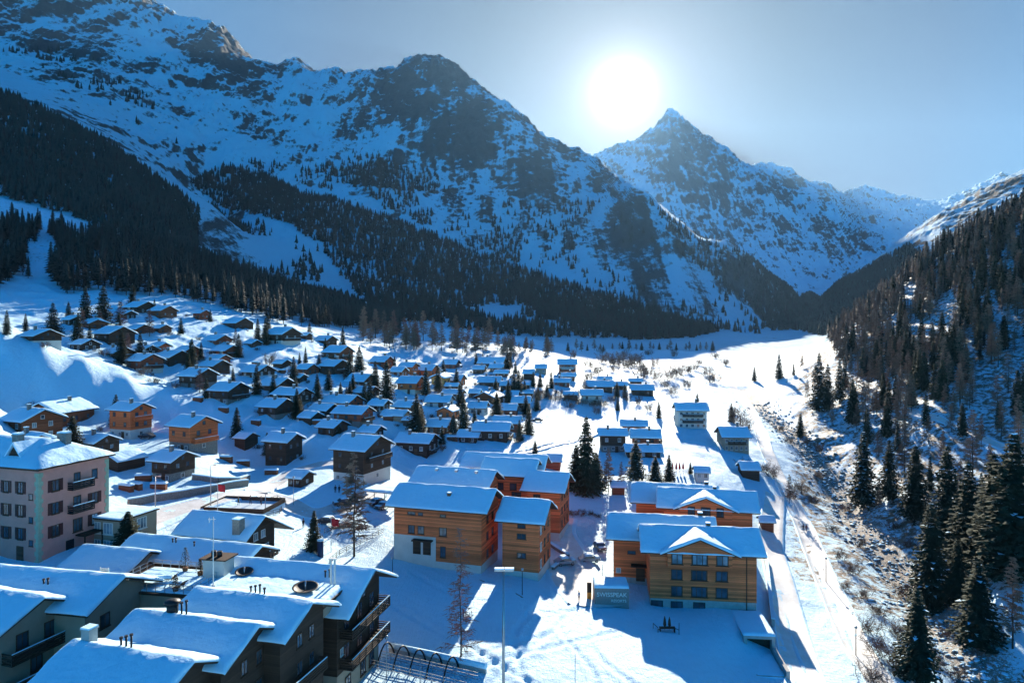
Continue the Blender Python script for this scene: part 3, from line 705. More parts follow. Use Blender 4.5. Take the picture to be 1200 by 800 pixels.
# ---- each house: left, right, ridge row, near-eave row, foot row, wall, features, what tells it apart
H = '''
26 70 385 394 403 d p|low dark chalet with pale base just behind the rim of the snowy knoll
87 112 397 404 411 d -|small dark chalet peeping over the knoll rim beside a dark spruce
98 122 373 379 386 b -|brown chalet behind reddish larches, high on the left of the village
75 98 370 375 381 d -|wide low dark chalet left of the reddish larches near the wood
116 152 382 391 406 d -|tall dark chalet with small roof under the upper left wood
153 176 353 360 368 d -|uppermost dark chalet at the wood edge, left one of the pair
178 204 358 364 373 b -|uppermost brown chalet at the wood edge, right one of the pair
223 249 363 367 375 r -|lone reddish chalet against the dark wood above the village
138 160 364 368 374 d -|flat looking dark chalet below the uppermost pair
154 172 380 386 392 b -|small brown chalet between two reddish larches
178 200 380 385 391 b -|small brown chalet right of the reddish larches with pale roof edge
114 162 406 414 421 b n|brown chalet with bushes before it just behind the knoll rim
156 186 404 410 417 d -|dark chalet squeezed between two brown gables behind the knoll
148 192 414 423 438 r pn|red brown gabled chalet on a white base behind the knoll crest
174 202 402 406 413 r -|reddish chalet roof wedged above the white based chalet
184 222 410 419 430 d -|dark long chalet right of the white based chalet
203 238 405 411 421 r -|reddish gable beside a slim dark spruce in the left village
208 256 431 441 455 d s|large dark chalet with a brown spruce before it above the knoll path
240 270 392 399 405 r -|pink brown house with a sunlit roof corner in the upper village
250 280 404 411 418 r n|reddish balcony chalet below the pink brown house
238 274 415 421 428 r -|red brown gable chalet left of the open snow patch
233 270 421 429 438 d -|dark chalet directly below the red brown gable
271 287 372 379 385 d -|small dark chalet left of the twin tall spruces
312 351 383 392 404 d pn|big dark chalet with white base next to the twin tall spruces
351 366 390 394 398 d h|small dark barn leaning behind the big upper chalet
371 392 393 399 404 d -|lone dark chalet under the larch wood
285 320 427 436 443 d p|dark chalet with pale base below the bare tree on the snow patch
323 338 421 427 432 d h|small dark barn right of the bare tree on the snow patch
350 369 426 433 443 r p|narrow reddish gable chalet with yellowish base beside a spruce
381 412 405 413 421 b n|brown chalet with balcony and lit snow left of the big upper spruce
373 410 421 429 438 d n|dark wide chalet with lit windows left of the twin spruces
244 294 447 458 474 d sn|dark chalet with pale balcony below its gable at the knoll foot
302 347 442 452 461 d s|dark long roofed chalet right of a broad spruce
315 370 454 463 478 d s|longest dark chalet with low gable in the left village
298 349 466 477 492 d sm|dark chalet with a lower cross roof over its entrance
358 402 472 481 490 d -|dark chalet with a plain roof left of the large red brown gable
350 378 482 490 498 d h|small dark barn in front of the plain roofed dark chalet
374 402 463 469 474 d -|pale roofed chalet half hidden above the plain roofed one
434 461 417 424 430 r -|low reddish chalet left of the tallest village spruce top
459 476 430 436 441 b -|small brown annexe behind the tallest village spruce
468 490 424 430 438 o n|orange brown gable chalet right of the tallest village spruce
488 514 427 434 441 o -|orange chalet with white roof edge in the upper middle village
463 500 440 449 462 o pn|chalet of white plaster and orange timber right of the tallest spruce
519 545 438 446 453 o -|orange wing house with pale roof right of the yellow gable
517 540 421 427 432 r -|long low red chalet under the snowy bank
407 439 438 447 453 b n|brown gable chalet left below the tallest village spruce
415 444 452 460 467 d -|dark chalet beside the tallest spruce foot with its eaves low
374 430 462 472 479 r -|broad chalet with red brown gable and long snowy roof
386 442 475 485 500 r sn|large chalet with red brown gable above the low carports
429 461 468 475 484 d p|dark chalet with a white left wall in the middle village
458 494 469 477 486 b p|chalet with pale beams left behind the big middle spruce
496 535 462 471 478 w -|white walled house with a long blue shadowed roof
444 484 484 490 494 e h|low garage with a sunlit flat white roof
368 412 491 501 511 d -|dark low barn roof above the square
417 454 498 508 514 d -|dark small chalet right above the square and its trees
459 518 507 519 534 d n|wide dark chalet with a smooth roof left of the pale timber hotel roofs
501 531 490 500 509 b -|brown chalet hidden behind the big middle spruce
516 547 457 462 467 d -|flat roofed looking dark chalet in the packed middle rows
535 563 504 511 517 d -|dark chalet with a stepped roof beside the right middle spruce
558 595 418 426 431 d -|long dark chalet at the top of the village under the snowy bank
553 571 428 433 438 d -|small dark chalet at the bank foot, left of two
572 593 426 431 436 d -|small dark chalet at the bank foot, right of two
578 598 434 438 442 b -|small brown chalet just under the bank foot pair
559 590 441 448 453 d -|wide dark chalet with an even roof below the bank foot pair
613 627 433 438 445 d h|narrow dark barn right of a slim spruce under the bank
627 641 427 432 438 e -|narrow beige house under the bank
648 670 443 448 453 r -|red low house before the tall red house
657 676 437 441 446 b -|brown lean roofed house touching the tall red house
587 602 446 452 459 d -|dark square chalet in the upper right rows
591 608 457 464 470 d -|small dark chalet in the tight upper right rows
599 623 464 472 482 d s|lone dark chalet on the edge of the open snow field
607 626 456 461 467 d -|dark chalet with white roof behind the field edge chalet
547 574 470 478 486 w -|pale walled chalet left of the round headed spruce
590 603 473 481 487 r -|small red chalet right of the round headed spruce
576 613 487 496 505 r n|reddish gable chalet at the lower edge of the open snow field
552 602 494 505 517 d n|dark chalet with a dented snowy roof above the timber hotel
534 566 505 513 519 d -|dark chalet with a hipped looking roof just behind the timber hotel
686 720 446 453 459 d -|dark house row behind the farm hedge
679 708 456 463 474 w p|white fronted farmhouse behind a dark hedge
737 768 450 457 464 d -|long dark timber house right of the farm trees
736 754 444 447 451 b -|roof of a brown house peeping over the long dark timber house
726 760 492 500 505 r -|reddish low house above the pair with thick roofs
737 776 503 513 521 r n|reddish house with thick roof in front of the fence
729 778 520 531 536 d -|dark house with a wide roof mostly behind broad spruces
699 737 501 510 530 d s|dark tall house with stone base beside the highest valley spruce
863 892 541 551 561 d h|dark shed above the riverside track
813 831 546 554 566 w p|tiny white and dark tower like cabin on the bright slope
716 733 563 571 580 b h|small brown hut beside the broad spruces
640 654 531 541 550 r h|red brown shed behind the last timber hotel roof
886 910 604 612 622 b h|low brown shed at the corner of the timber hotel by the track
700 718 441 445 449 d -|low dark roof behind the dark house row of the farm
718 736 447 452 457 d -|dark house wedged between the farm spruces
660 678 459 463 468 d -|dark shed roof behind the left half of the farm hedge
604 622 447 451 456 d -|dark roof in the gap left of the red low house
520 540 449 453 458 d -|dark roof directly below the orange wing house
548 566 456 461 467 b -|brown roof left of the two sunlit roof slopes
470 490 490 495 500 d -|dark small roof behind the sunlit garage roof
340 362 438 443 449 d -|dark roof left of the narrow reddish gable above the long chalet
286 306 398 403 408 d -|dark roof below the twin tall spruces
122 184 471 481 515 o pn|light timber chalet on a tall white base with a car beside it
191 262 486 500 531 o sn|honey timber chalet with balcony and big gable below the knoll
170 236 527 541 565 d s|old dark timber barn house standing alone by the road
97 136 508 520 533 d -|dark chalet with round snowy roof behind the pink hotel
5 72 506 520 533 b -|brown house right behind the pink hotel roof
0 76 478 494 518 b -|wide brown garage house with vertical boards at the left edge
272 305 506 514 528 d h|small dark barn at the foot of the snowy bank
305 360 507 518 545 d -|tall blackish chalet above the bend of the road
337 368 551 561 571 d -|small dark kiosk on the snow island by the square
388 460 508 528 568 d pn|big dark chalet on white arcaded base above the square
'''
for ln in H.strip().split('\n'):
    a, lab = ln.split('|'); f = a.split()
    x0, x1, rt, ev, bs = map(float, f[:5]); chalet(x0, x1, rt, ev, bs, f[5], f[6], lab)
G = '''
122 164 526 541 553 d h|black timber barn with sunlit white gable roof behind the pink hotel|-62
38 100 472 484 502 b -|brown house with sunlit white roof beside the left edge garage|-50
505 528 434 443 453 y -|pale yellow gable chalet with sunlit roof in the upper middle|70
512 538 475 483 489 o -|small orange gable facing out below the white walled house|72
556 590 456 466 472 b -|brown chalet with two sunlit white roof slopes|70
'''
for ln in G.strip().split('\n'):
    a, lab, r = ln.split('|'); f = a.split()
    x0, x1, rt, ev, bs = map(float, f[:5]); chalet(x0, x1, rt, ev, bs, f[5], f[6] + 'g', lab, rot=R(float(r)) if float(r) > 0 else R(float(r) + 130))
# three houses with a look of their own
def storey_house(x0, x1, rt, ev, base, wall, label, balc):
    B = chalet(x0, x1, rt, ev, base, wall, 'h', label, rot=R(-4))
    r = B.root; r.name = 'apartment_house'; r['category'] = 'apartment house'
    he = B.wall_top - B.zb; n = max(2, round(he / 2.7)); L = B.L
    for f in range(n):
        z = B.zb + he * (f + .5) / n
        for u in (-.4, -.2, 0, .2, .4): B.win('F', u * L, z, L * .1, 1.2, 2, 'wframe')
        if balc and f > 0: B.balcony('F', -L * .36, L * .36, z - 1.0, 1.2, balc)
    B.chimney(L * .2, 0)
    return B
storey_house(787, 832, 472, 481, 502, 'w', 'white three storey house with black balcony front on the bright slope', 'black')
storey_house(837, 881, 499, 512, 529, 'e', 'beige house with one dark balcony beside the riverside track', 'dark')
storey_house(653, 677, 420, 427, 440, 'r', 'tall red three storey house with white bands at the far village end', 'white')
chalet(193, 207, 296, 299, 304, 'r', 'h', 'tiny red hut alone in a clearing of the left wood', rot=R(10), D=645) if False else None
# ================================================================== THE LARGE BUILDINGS NEAR THE CAMERA
def dormer(B, u, half, zr, name='dormer', wins=()):
    """cross gable on the front of block B: ridge along local y"""
    y0 = -B.W / 2; s = (zr - B.ze) / half
    r = B.root
    yb = -(B.zr - zr) / B.slope if B.zr > zr else 0.0
    mb = MB(); g = .26
    mb.prism([(u - half + .9, B.ze - 2.6), (u + half - .9, B.ze - 2.6), (u + half - .9, zr - s * (half - .9) - g), (u, zr - g), (u - half + .9, zr - s * (half - .9) - g)], 'y', y0 - .62, yb)
    w = B.part('dormer_wall', mb, B.wall.data.materials[0]); fix_normals(w.data)
    me = roof_snow_mesh(0, (yb - y0) + 1.5, half + .3, half + .3, s, .45, 0, 5)
    mb = MB(); d = half + .3
    mb.prism([(-d, -s * d), (-d, -s * d - .22), (0, -.24), (d, -s * d - .22), (d, -s * d), (0, 0)], 'x', 0, (yb - y0) + 1.5)
    o = B.part('dormer_roof', mb, M['trim']); fix_normals(o.data)
    o.location = B.W2(u, y0 - 1.5, zr); o.rotation_euler = (0, 0, B.rot + R(90))
    me.materials.append(M['snow']); inst('snow', me, o, (0, 0, 0))
def fence_thing(name, label, pts, h, post=1.6, mat='metal', rails=2, cat='fence', group=None, solid=False):
    t = thing(name, label, cat, pts[0], 0, group); o0 = Vector(pts[0])
    mb = MB(); mp = MB()
    for a, b in zip(pts[:-1], pts[1:]):
        a = Vector(a) - o0; b = Vector(b) - o0; n = max(1, int((b - a).length / post))
        for i in range(n):
            p = a.lerp(b, i / n); mp.obox(p - Vector((0, 0, .3)), p + Vector((0, 0, h)), .07, .07)
        for k in range(rails):
            z = Vector((0, 0, h * (k + 1) / rails - .05)); mb.obox(a + z, b + z, .05, .07 if not solid else h / rails * .8)
    mb.build('rail', M[mat], t); mp.build('posts', M[mat], t)['kind'] = 'stuff'
    return t
# ---- right timber hotel, front house
def hotel_right(p1, p2, q1, q2, zr, zb, label, dz, du, full):
    t = house_thing('hotel', label, p1, p2, zr, zb, 'hotel', None)
    B = rb(t, p1, p2, zr, 5.9, .50, zb, 'hotel', plinth='concrete', ph=1.7, ox=1.5, oy=.55, snow=.42, seed=3)
    dormer(B, du, 6.2, zr - .15)
    L = B.L; z0 = zb
    if full:
        for f, z in enumerate((z0 + 3.1, z0 + 5.9, z0 + 8.7)):
            for u, w, k in ((du - 3.7, 1.9, 2), (du, 2.7, 3), (du + 3.7, 2.0, 2)):
                o = B.win('F', u, z, w, 1.75, k, 'dframe', 'glass' if z < z0 + 8 else 'glassb')
                if z > z0 + 8: o.location = B.W2(u, -B.W / 2 - .62, z)
        for u in (du - 7.0, du - 3.7, du): B.win('F', u, z0 + .7, 2.0, 1.3, 2, 'black')
        mb = MB(); mb.box(L / 2 - 1.7, -B.W / 2 - .06, zb + .2, L / 2 - 1.55, -B.W / 2, B.ze - .4); B.part('downpipe', mb, M['trim'])
        for i in range(3): B.win('R', -3 + i * 3, z0 + 5.9, 1.4, 1.6, 2, 'wframe')
    else:
        for u, w, k in ((du - 2.9, 1.5, 2), (du, 2.0, 3), (du + 2.9, 1.5, 2)): B.win('F', u, B.ze - .5, w, 1.9, k, 'dframe', 'glass').location = B.W2(u, -B.W / 2 - .62, B.ze - .5)
    B2 = rb(t, q1, q2, zr - .6, 6.6, .46, zb + .8, 'hotel', plinth='concrete', ph=1.0, ox=1.3, oy=1.0, snow=.42, seed=8)
    B2.chimney(B2.L * .42, .4, .8, .5, 'trim'); B.chimney(B.L * .10, .5, .7, .4, 'rust')
    if full:
        mb = MB(); mb.box(-B2.L / 2 + 3.2, -B2.W / 2 - 1.6, zb + 4.2, -B2.L / 2 + 6.2, -B2.W / 2 - .01, zb + 4.4); B2.part('entrance_canopy', mb, M['trim'])
        B2.door('F', -B2.L / 2 + 4.9, zb + 1.2, 1.6, 2.4); B2.win('F', -B2.L / 2 + 3.3, zb + 6.4, 1.5, .6, 1, 'black')
        B2.win('F', -B2.L / 2 + .9, zb + 3.0, .9, .9, 1, 'wframe', 'glassb')
    return t, B, B2
HR, HB, HB2 = hotel_right((749, 615), (889, 620), (712, 601), (838, 607), 5.0, -7.5, 'timber hotel with a snowy front gable, behind the lettered stone wall', 0, -.6, True)
hotel_right((770, 571), (887, 577), (740, 565), (842, 570), 5.0, -7.3, 'second timber hotel with a smaller snowy front gable, right behind the lettered hotel', 0, -.4, False)
# ---- left timber hotel
t = house_thing('hotel', 'large honey timber hotel with a stepped right wing beside the blue shaded snow field', (468, 566), (582, 574), 10.4, -4, 'hotel')
A = rb(t, (468, 566), (582, 574), 10.4, 5.8, .5, -3.6, 'hotel', plinth='white', ph=1.6, ox=1.3, oy=.9, snow=.42, seed=4)
for u, z, w, h in ((-5.0, 3.4, 1.3, 1.5), (-3.1, 3.4, 1.3, 1.5), (1.2, 3.4, 1.5, 1.6), (-5.0, 6.3, 1.6, .6), (-3.2, 6.3, 1.0, .6), (1.2, 6.3, 1.2, .6), (1.2, -.2, 1.1, 2.0)):
    A.win('F', u, z, w, h, 2 if h > 1 else 1, 'dframe')
mb = MB(); mb.box(-A.L / 2 - .02, -A.W / 2 - .05, -4.5, -A.L / 2 + 8.3, -A.W / 2 + .3, 2.3); A.part('entrance_wall', mb, M['white'])
mb = MB(); mb.box(-A.L / 2 + 4.0, -A.W / 2 - 1.3, 1.6, -A.L / 2 + 7.8, -A.W / 2 - .06, 1.8); c = A.part('entrance_canopy', mb, M['trim'])
for u in (-3.0, -1.0):
    d = A.door('F', u - .9, -1.0, 1.5, 2.3, 'trim'); d.location += Vector((math.sin(A.rot), -math.cos(A.rot), 0)) * .06
for u in (-1.5, 1.5):
    for z in (5.4, 2.4, -.8): A.win('R', u, z, 1.1, 1.4, 2, 'dframe')
A.chimney(1.5, -2.6, .6, .3, 'rust')
Aw = rb(t, (590, 583), (646, 587), 8.6, 5.6, .5, -4.4, 'hotel', plinth='white', ph=1.4, ox=1.2, oy=.9, snow=.42, seed=5)
for z in (3.2, -.2): Aw.win('F', .2, z, 1.7, 1.0, 2, 'dframe')
Aw.win('F', .2, 5.0, 1.5, .7, 2, 'dframe')
for z in (4.2, 1.2, -1.8):
    for i, u in enumerate((-3.1, -.3, 2.5)): Aw.win('R', u, z, 1.0, 1.5, 2, 'wframe' if i == 0 else 'dframe', 'glassb' if i == 0 else 'glass')
t = house_thing('hotel', 'rear honey timber hotel with three staggered roofs behind the larger timber hotel', (490, 546), (582, 552), 10, -4, 'hotel')
A2 = rb(t, (490, 546), (582, 552), 10.0, 5.6, .5, -3.5, 'hotel', ox=1.3, oy=.9, snow=.42, seed=6)
for u in (-2.6, .6, 2.8): A2.win('R', u, 5.3, 1.2, 1.5, 2, 'dframe')
for i in range(3): A2.chimney(-4 + i * 4.5, -1.4, .5, .15, 'metal')
A3 = rb(t, (568, 536), (632, 539), 10.2, 5.6, .5, -3.5, 'hotel', ox=1.2, oy=.9, snow=.42, seed=7)
for u in (-1.5, 1.5): A3.win('F', u, 5.0, 1.6, 1.6, 3, 'dframe'); A3.win('R', u, 5.4, 1.2, 1.4, 2, 'dframe')
A3.win('F', 2.2, 3.0, 2.2, 1.8, 3, 'dframe')
A3w = rb(t, (618, 552), (668, 555), 8.4, 5.9, .5, -4.2, 'hotel', plinth='white', ph=1.0, ox=1.2, oy=.9, snow=.42, seed=9)
A3w.win('F', -1.4, 4.0, 1.6, 1.4, 3, 'dframe')
for z in (4.0, 1.1, -1.7):
    for u in (-2.8, 0, 2.6): A3w.win('R', u, z, 1.0, 1.4, 2, 'dframe')
t = house_thing('hotel', 'farthest honey timber hotel roof with a small lit gable, half hidden by the rear hotel', (545, 530), (642, 534), 10, -3, 'hotel')
A4 = rb(t, (545, 530), (642, 534), 10.0, 5.2, .5, -3, 'hotel', ox=1.2, oy=.9, snow=.42, seed=11)
A4.win('R', 0, 6.6, 1.2, 1.2, 2, 'dframe'); A4.win('R', -2, 3.6, 1.2, 1.3, 2, 'dframe'); A4.win('F', 4, 4.6, 1.4, 1.2, 2, 'dframe')
# ---- brown house with the big shaded roof by the square
t = house_thing('chalet', 'dark chalet with a big shaded roof and square stone chimney before the ice rink', (226, 598), (311, 605), 10.2, 2.6, 'chalet')
C = rb(t, (226, 598), (311, 605), 10.2, 4.9, .52, 2.6, 'dark', plinth='stone', ph=1.2, ox=1.1, oy=.9, snow=.35, d1=8.0, seed=12)
C.chimney(C.L * .40, -3.6, 1.3, 1.9, 'stone')
for z, n in ((7.2, 2), (4.8, 3)):
    for i in range(n): C.win('R', (i - (n - 1) / 2) * 1.9, z, 1.1, 1.2, 2, 'wframe', 'glassb')
C.balcony('R', -3.4, 3.4, 3.4, 1.2, 'dark')
# ---- near left chalets (wall feet are below the frame)
def near(label, p1, p2, zr, d, wall, zb=-2, **k):
    t = house_thing('chalet', label, p1, p2, zr, zb, 'chalet')
    return rb(t, p1, p2, zr, d, .42, zb, wall, ox=1.1, oy=.9, snow=.45, **k)
N1 = near('white walled chalet with a thick snow roof in the lower left corner', (-45, 661), (146, 676), 12.4, 5.2, 'beige', d1=6.2, seed=21)
for u, z in ((-1.6, 8.2), (1.6, 5.6), (-1.9, 4.6)): N1.win('R', u, z, 1.4, 1.5, 2, 'dframe')
N1.pipes(2.6, -2.2, 2, .5)
N2 = near('chalet cut off by the left edge with a wooden balcony under its snowy roof', (-60, 684), (52, 701), 12.2, 5.2, 'beige', d1=6.0, seed=22)
N2.balcony('R', -3.6, 3.6, 7.0, 1.4, 'dark'); N2.balcony('R', -3.6, 3.6, 4.0, 1.4, 'dark')
for u, z in ((-1.5, 8.4), (1.5, 8.4), (0, 5.4)): N2.win('R', u, z, 1.3, 1.6, 2, 'dframe')
N3 = near('lowest of three stepped snowy roofs, cut off by the bottom edge, with vent pipes', (83, 753), (227, 776), 12.0, 4.8, 'dark', d1=5.4, seed=23)
N3.pipes(-1.2, .2, 3, .8)
N3.chimney(-N3.L * .46, .5, .9, 1.0, 'concrete')
N4 = near('middle of three stepped snowy roofs with a black cowl and pipes on its ridge', (157, 716), (303, 735), 12.0, 4.8, 'dark', d1=5.4, seed=24)
N4.pipes(-2.2, .2, 3, .9)
mb = MB(); mb.tube([(-2.9, .4, 12.2), (-2.9, .4, 13.1)], .55, 12); mb.tube([(-2.9, .4, 13.1), (-2.9, .4, 13.35), (-2.9, .4, 13.5)], [.8, .7, .2], 12); mb.build('roof_cowl', M['black'], N4.roof)
N5 = near('uppermost of three stepped snowy roofs with a cluster of small pipes', (228, 690), (366, 707), 12.0, 4.8, 'dark', d1=5.4, seed=25)
N5.pipes(-.3, .25, 4, .6)
for b in (N3, N4, N5):
    for z in (8.4, 5.6): b.win('R', -.6, z, 1.0, 1.4, 2, 'dframe'); b.win('R', 1.6, z, 1.0, 1.4, 2, 'dframe')
    b.balcony('R', -3.0, 3.0, 4.2, 1.1, 'dark')
N4.win('R', -1.8, 6.4, .5, 1.6, 1, 'wframe', 'glassb')
# ---- long apartment house with the roof terrace
t = house_thing('apartment_house', 'long dark apartment house with gable balconies, a roof terrace and a thin white mast', (258, 652), (439, 668), 10.6, -4, 'apartment house')
Bk = rb(t, (258, 652), (439, 668), 10.6, 6.9, .46, -4, 'dark', plinth='beige', ph=4.2, ox=2.0, oy=1.2, snow=.4, seed=31)
for z in (1.0, 4.4):
    Bk.balcony('R', -5.2, 5.4, z, 1.7, 'dark', 1.1)
    for u in (-3.4, 0, 3.4): Bk.win('R', u, z + 1.2, 1.5, 2.0, 2, 'dframe')
for u in (-1.2, 1.2): Bk.win('R', u, 7.4, .9, 1.4, 1, 'dframe')
Bk.win('R', -4.6, 2.6, .7, .9, 1, 'wframe', 'glassb')
for u in (-3, 1, 3.4): Bk.win('R', u, -1.8, 1.4, 1.8, 2, 'dframe')
Bk.pipes(Bk.L * .30, -2.0, 2, .8); Bk.chimney(Bk.L * .40, -3.6, .6, .1, 'black')
Bk2 = rb(t, (158, 626), (306, 640), 9.4, 4.6, .42, -2, 'dark', ox=1.2, oy=.9, snow=.4, seed=32)
Bk2.pipes(1.0, -1.6, 1, .7); Bk2.pipes(-3.0, -1.2, 2, .5)
Bk3 = rb(t, (98, 639), (176, 646), 9.2, 5.0, .42, -2, 'beige', ox=1.0, oy=.9, snow=.4, seed=33)
def zpt(px, py, z):
    D = (CAMZ - z) * F / (py - HOR); return Vector((px2x(px, D), D, z))
tz = 9.4
f0, f1 = zpt(128, 689, tz), zpt(378, 709, tz); ax = (f1 - f0).normalized(); ay = Vector((-ax.y, ax.x, 0)); TL = (f1 - f0).length; TR = math.atan2(ax.y, ax.x); TW = 7.6
def tloc(u, v, z=0): return f0 + ax * u + ay * v + Vector((0, 0, z)) - Vector(t.location)
mb = MB(); mb.box(0, 0, -14, TL * .5, TW, -.32); mb.box(TL * .5, .02, -1.5, TL, TW - .02, -.32); o = mb.build('terrace_wall', M['beige'], t); o.location = tloc(0, 0); o.rotation_euler = (0, 0, TR)
mb = MB(); mb.box(-.25, -.25, -.32, TL + .25, TW + .2, -.05); o = mb.build('terrace_roof', M['trim'], t); o.location = tloc(0, 0); o.rotation_euler = (0, 0, TR); tr = o
def snow_slab(x0, y0, x1, y1, z0, z1, r=.25, seed=0, step=.7):
    """a soft-edged bank of snow on a flat rectangle"""
    nx = max(3, int((x1 - x0) / step)); ny = max(3, int((y1 - y0) / step))
    xs = [x0, x0 + r * .3, x0 + r] + list(np.linspace(x0 + r, x1 - r, nx)[1:-1]) + [x1 - r, x1 - r * .3, x1]
    ys = [y0, y0 + r * .3, y0 + r] + list(np.linspace(y0 + r, y1 - r, ny)[1:-1]) + [y1 - r, y1 - r * .3, y1]
    def e(i, n): return [.0, .72, 1][min(i, n - 1 - i)] if min(i, n - 1 - i) < 3 else 1
    V = []; rs = random.Random(seed)
    for i, x in enumerate(xs):
        for j, y in enumerate(ys): V.append((x, y, z0 + (z1 - z0) * min(e(i, len(xs)), e(j, len(ys))) * (1 + rs.uniform(-.14, .14))))
    m = len(ys); Fc = [(i * m + j, (i + 1) * m + j, (i + 1) * m + j + 1, i * m + j + 1) for i in range(len(xs) - 1) for j in range(m - 1)]
    mb = MB(); mb.add(V, Fc, 0, True); mb.add([(x0, y0, z0 - .01), (x1, y0, z0 - .01), (x1, y1, z0 - .01), (x0, y1, z0 - .01)], [(0, 3, 2, 1)])
    return mb
mb = snow_slab(11.0, -.1, TL + .1, TW, -.05, .42, .4, 3); s = mb.build('snow', M['snow'], tr)
mb = snow_slab(.2, .1, 10.9, TW - .2, -.05, .10, .2, 4); s = mb.build('terrace_snow', M['snow'], tr)
mb = MB(); mb.box(8.8, 5.0, -.04, 11.6, 7.2, 2.3); s = mb.build('stair_tower', M['white'], tr)
mb = MB(); mb.box(8.4, 4.7, 2.3, 12.0, 7.5, 2.45); mb.build('tower_cap', M['trim'], s)
mb = MB()
for i in range(2): mb.tube([(9.6 + i * .8, 6, 2.4), (9.6 + i * .8, 6, 3.1)], .32, 10)
mb.build('flue', M['black'], s)
# railing of the terrace
mb = MB()
for (a, b) in (((.1, .1), (10.9, .1)), ((.1, .1), (.1, TW - .2)), ((.1, TW - .2), (8.6, TW - .2)), ((10.9, .1), (10.9, 4.6))):
    for z in (.5, .95): mb.obox((a[0], a[1], z), (b[0], b[1], z), .05, .05)
    n = int(math.hypot(b[0] - a[0], b[1] - a[1]) / 1.2)
    for i in range(n + 1): mb.obox((a[0] + (b[0] - a[0]) * i / n, a[1] + (b[1] - a[1]) * i / n, -.05), (a[0] + (b[0] - a[0]) * i / n, a[1] + (b[1] - a[1]) * i / n, .98), .05, .05)
mb.build('railing', M['metal'], tr)
# things standing on the terrace
def tworld(u, v, z=0): return f0 + ax * u + ay * v + Vector((0, 0, z))
def lounge(label, u, v, rz, w=1.9):
    q = thing('sun_lounger', label, 'sun lounger', tworld(u, v, .08), TR + rz, 'loungers under snow on the roof terrace')
    mb = MB(); mb.box(-w / 2, -.35, .28, w / 2, .35, .36); 
    mb.prism([(w / 2 - .1, .36), (w / 2 + .5, .85), (w / 2 + .5, .92), (w / 2 - .16, .40)], 'y', -.35, .35); mb.build('frame', M['dframe'], q)
    for sx in (-1, 1):
        for sy in (-1, 1): b = MB(); b.box(sx * w * .42 - .04, sy * .3 - .04, -.05, sx * w * .42 + .04, sy * .3 + .04, .28); b.build('leg', M['dframe'], q)
    b = snow_slab(-w / 2, -.36, w / 2 - .1, .36, .36, .62, .12, int(u * 9), .4); b.build('snow', M['snow'], q)
lounge('snowy lounger on the roof terrace nearest the glass screen', 2.4, 1.4, 0)
lounge('snowy lounger at the middle of the roof terrace', 5.0, 3.2, .3)
lounge('snowy lounger on the roof terrace beside the stair tower', 7.6, 1.8, -.2)
q = thing('screen', 'pale louvred screen at the left end of the roof terrace', 'screen', tworld(-.9, .3, 0), TR)
mb = MB(); mb.box(-.6, -.05, -.1, -.5, .05, 2.3); mb.box(.5, -.05, -.1, .6, .05, 2.3); mb.build('frame', M['wframe'], q)
mb = MB()
for i in range(9): mb.box(-.5, -.03, .1 + i * .24, .5, .03, .28 + i * .24)
mb.build('louvres', M['white'], q)
def pot_shrub(label, u, v, h, snowy=False):
    q = thing('potted_conifer', label, 'potted conifer', tworld(u, v, .05), 0, 'potted plants on the roof terrace')
    mb = MB(); mb.tube([(0, 0, 0), (0, 0, .5)], [.28, .36], 10); mb.build('pot', M['rust'], q)
    mb = MB(); rs = random.Random(int(u * 10))
    for k in range(420):
        z = .45 + h * rs.random(); r = (1 - (z - .45) / h) * h * .34 + .05; a = rs.random() * 6.28; rr = r * rs.random() ** .5
        p = Vector((rr * math.cos(a), rr * math.sin(a), z)); d = Vector((math.cos(a), math.sin(a), -.25)) * .16; w = Vector((-math.sin(a), math.cos(a), 0)) * .06
        mb.add([p - w, p + d, p + w], [(0, 1, 2)])
    mb.tube([(0, 0, .4), (0, 0, .45 + h * .9)], [.05, .015], 5); mb.build('foliage', M['needle'], q)
m_, nt_, b_ = material('conifer_needles', .8, .15); p_ = N(nt_, 'ShaderNodeNewGeometry')
nt_.links.new(ramp(nt_, noise(nt_, .8, 4, .6, p_.outputs['Position']), [(.3, (.010, .020, .014)), (.7, (.032, .050, .030))]), b_.inputs['Base Color']); M['needle'] = m_
pot_shrub('tall potted conifer at the back of the roof terrace', 5.2, 6.6, 2.6)
pot_shrub('round potted conifer in front of the stair tower', 8.0, 5.6, 1.6)
pot_shrub('low potted conifer on the front edge of the roof terrace', 8.4, .5, 1.5)
# dark cover lying upturned on the sunlit flat roof, and the tilted dish by the tower
def dish(label, u, v, r, tilt, z=.35):
    q = thing('satellite_dish', label, 'satellite dish', tworld(u, v, z), TR + .4)
    V = []; Fc = []; n = 20; rings = 6
    for i in range(rings + 1):
        for k in range(n):
            a = 6.283 * k / n; rr = r * i / rings; V.append((rr * math.cos(a), .28 * r * (1 - (i / rings) ** 2), rr * math.sin(a)))
    for i in range(rings):
        for k in range(n): Fc.append((i * n + k, i * n + (k + 1) % n, (i + 1) * n + (k + 1) % n, (i + 1) * n + k))
    mb = MB(); mb.add(V, Fc, 0, True); o = mb.build('reflector', M['black'], q); o.location = (0, 0, r * .35); o.rotation_euler = (tilt, 0, 0)
    md = o.modifiers.new('thick', 'SOLIDIFY'); md.thickness = .06
    mb = MB(); mb.tube([(0, .1, -.4), (0, .1, r * .8)], .08, 8); mb.box(-.5, -.4, -.4, .5, .6, -.2); mb.build('mount', M['metal'], q)
dish('big black dish tilted back in snow on the sunlit flat roof', TL - 3.4, 2.6, 1.5, R(-84))
dish('black tilted dish beside the white stair tower', 13.6, 6.2, 1.1, R(-80))
q = thing('mast', 'thin white antenna mast standing before the flat sunlit roof', 'mast', tworld(14.0, -.6, -3.0), 0)
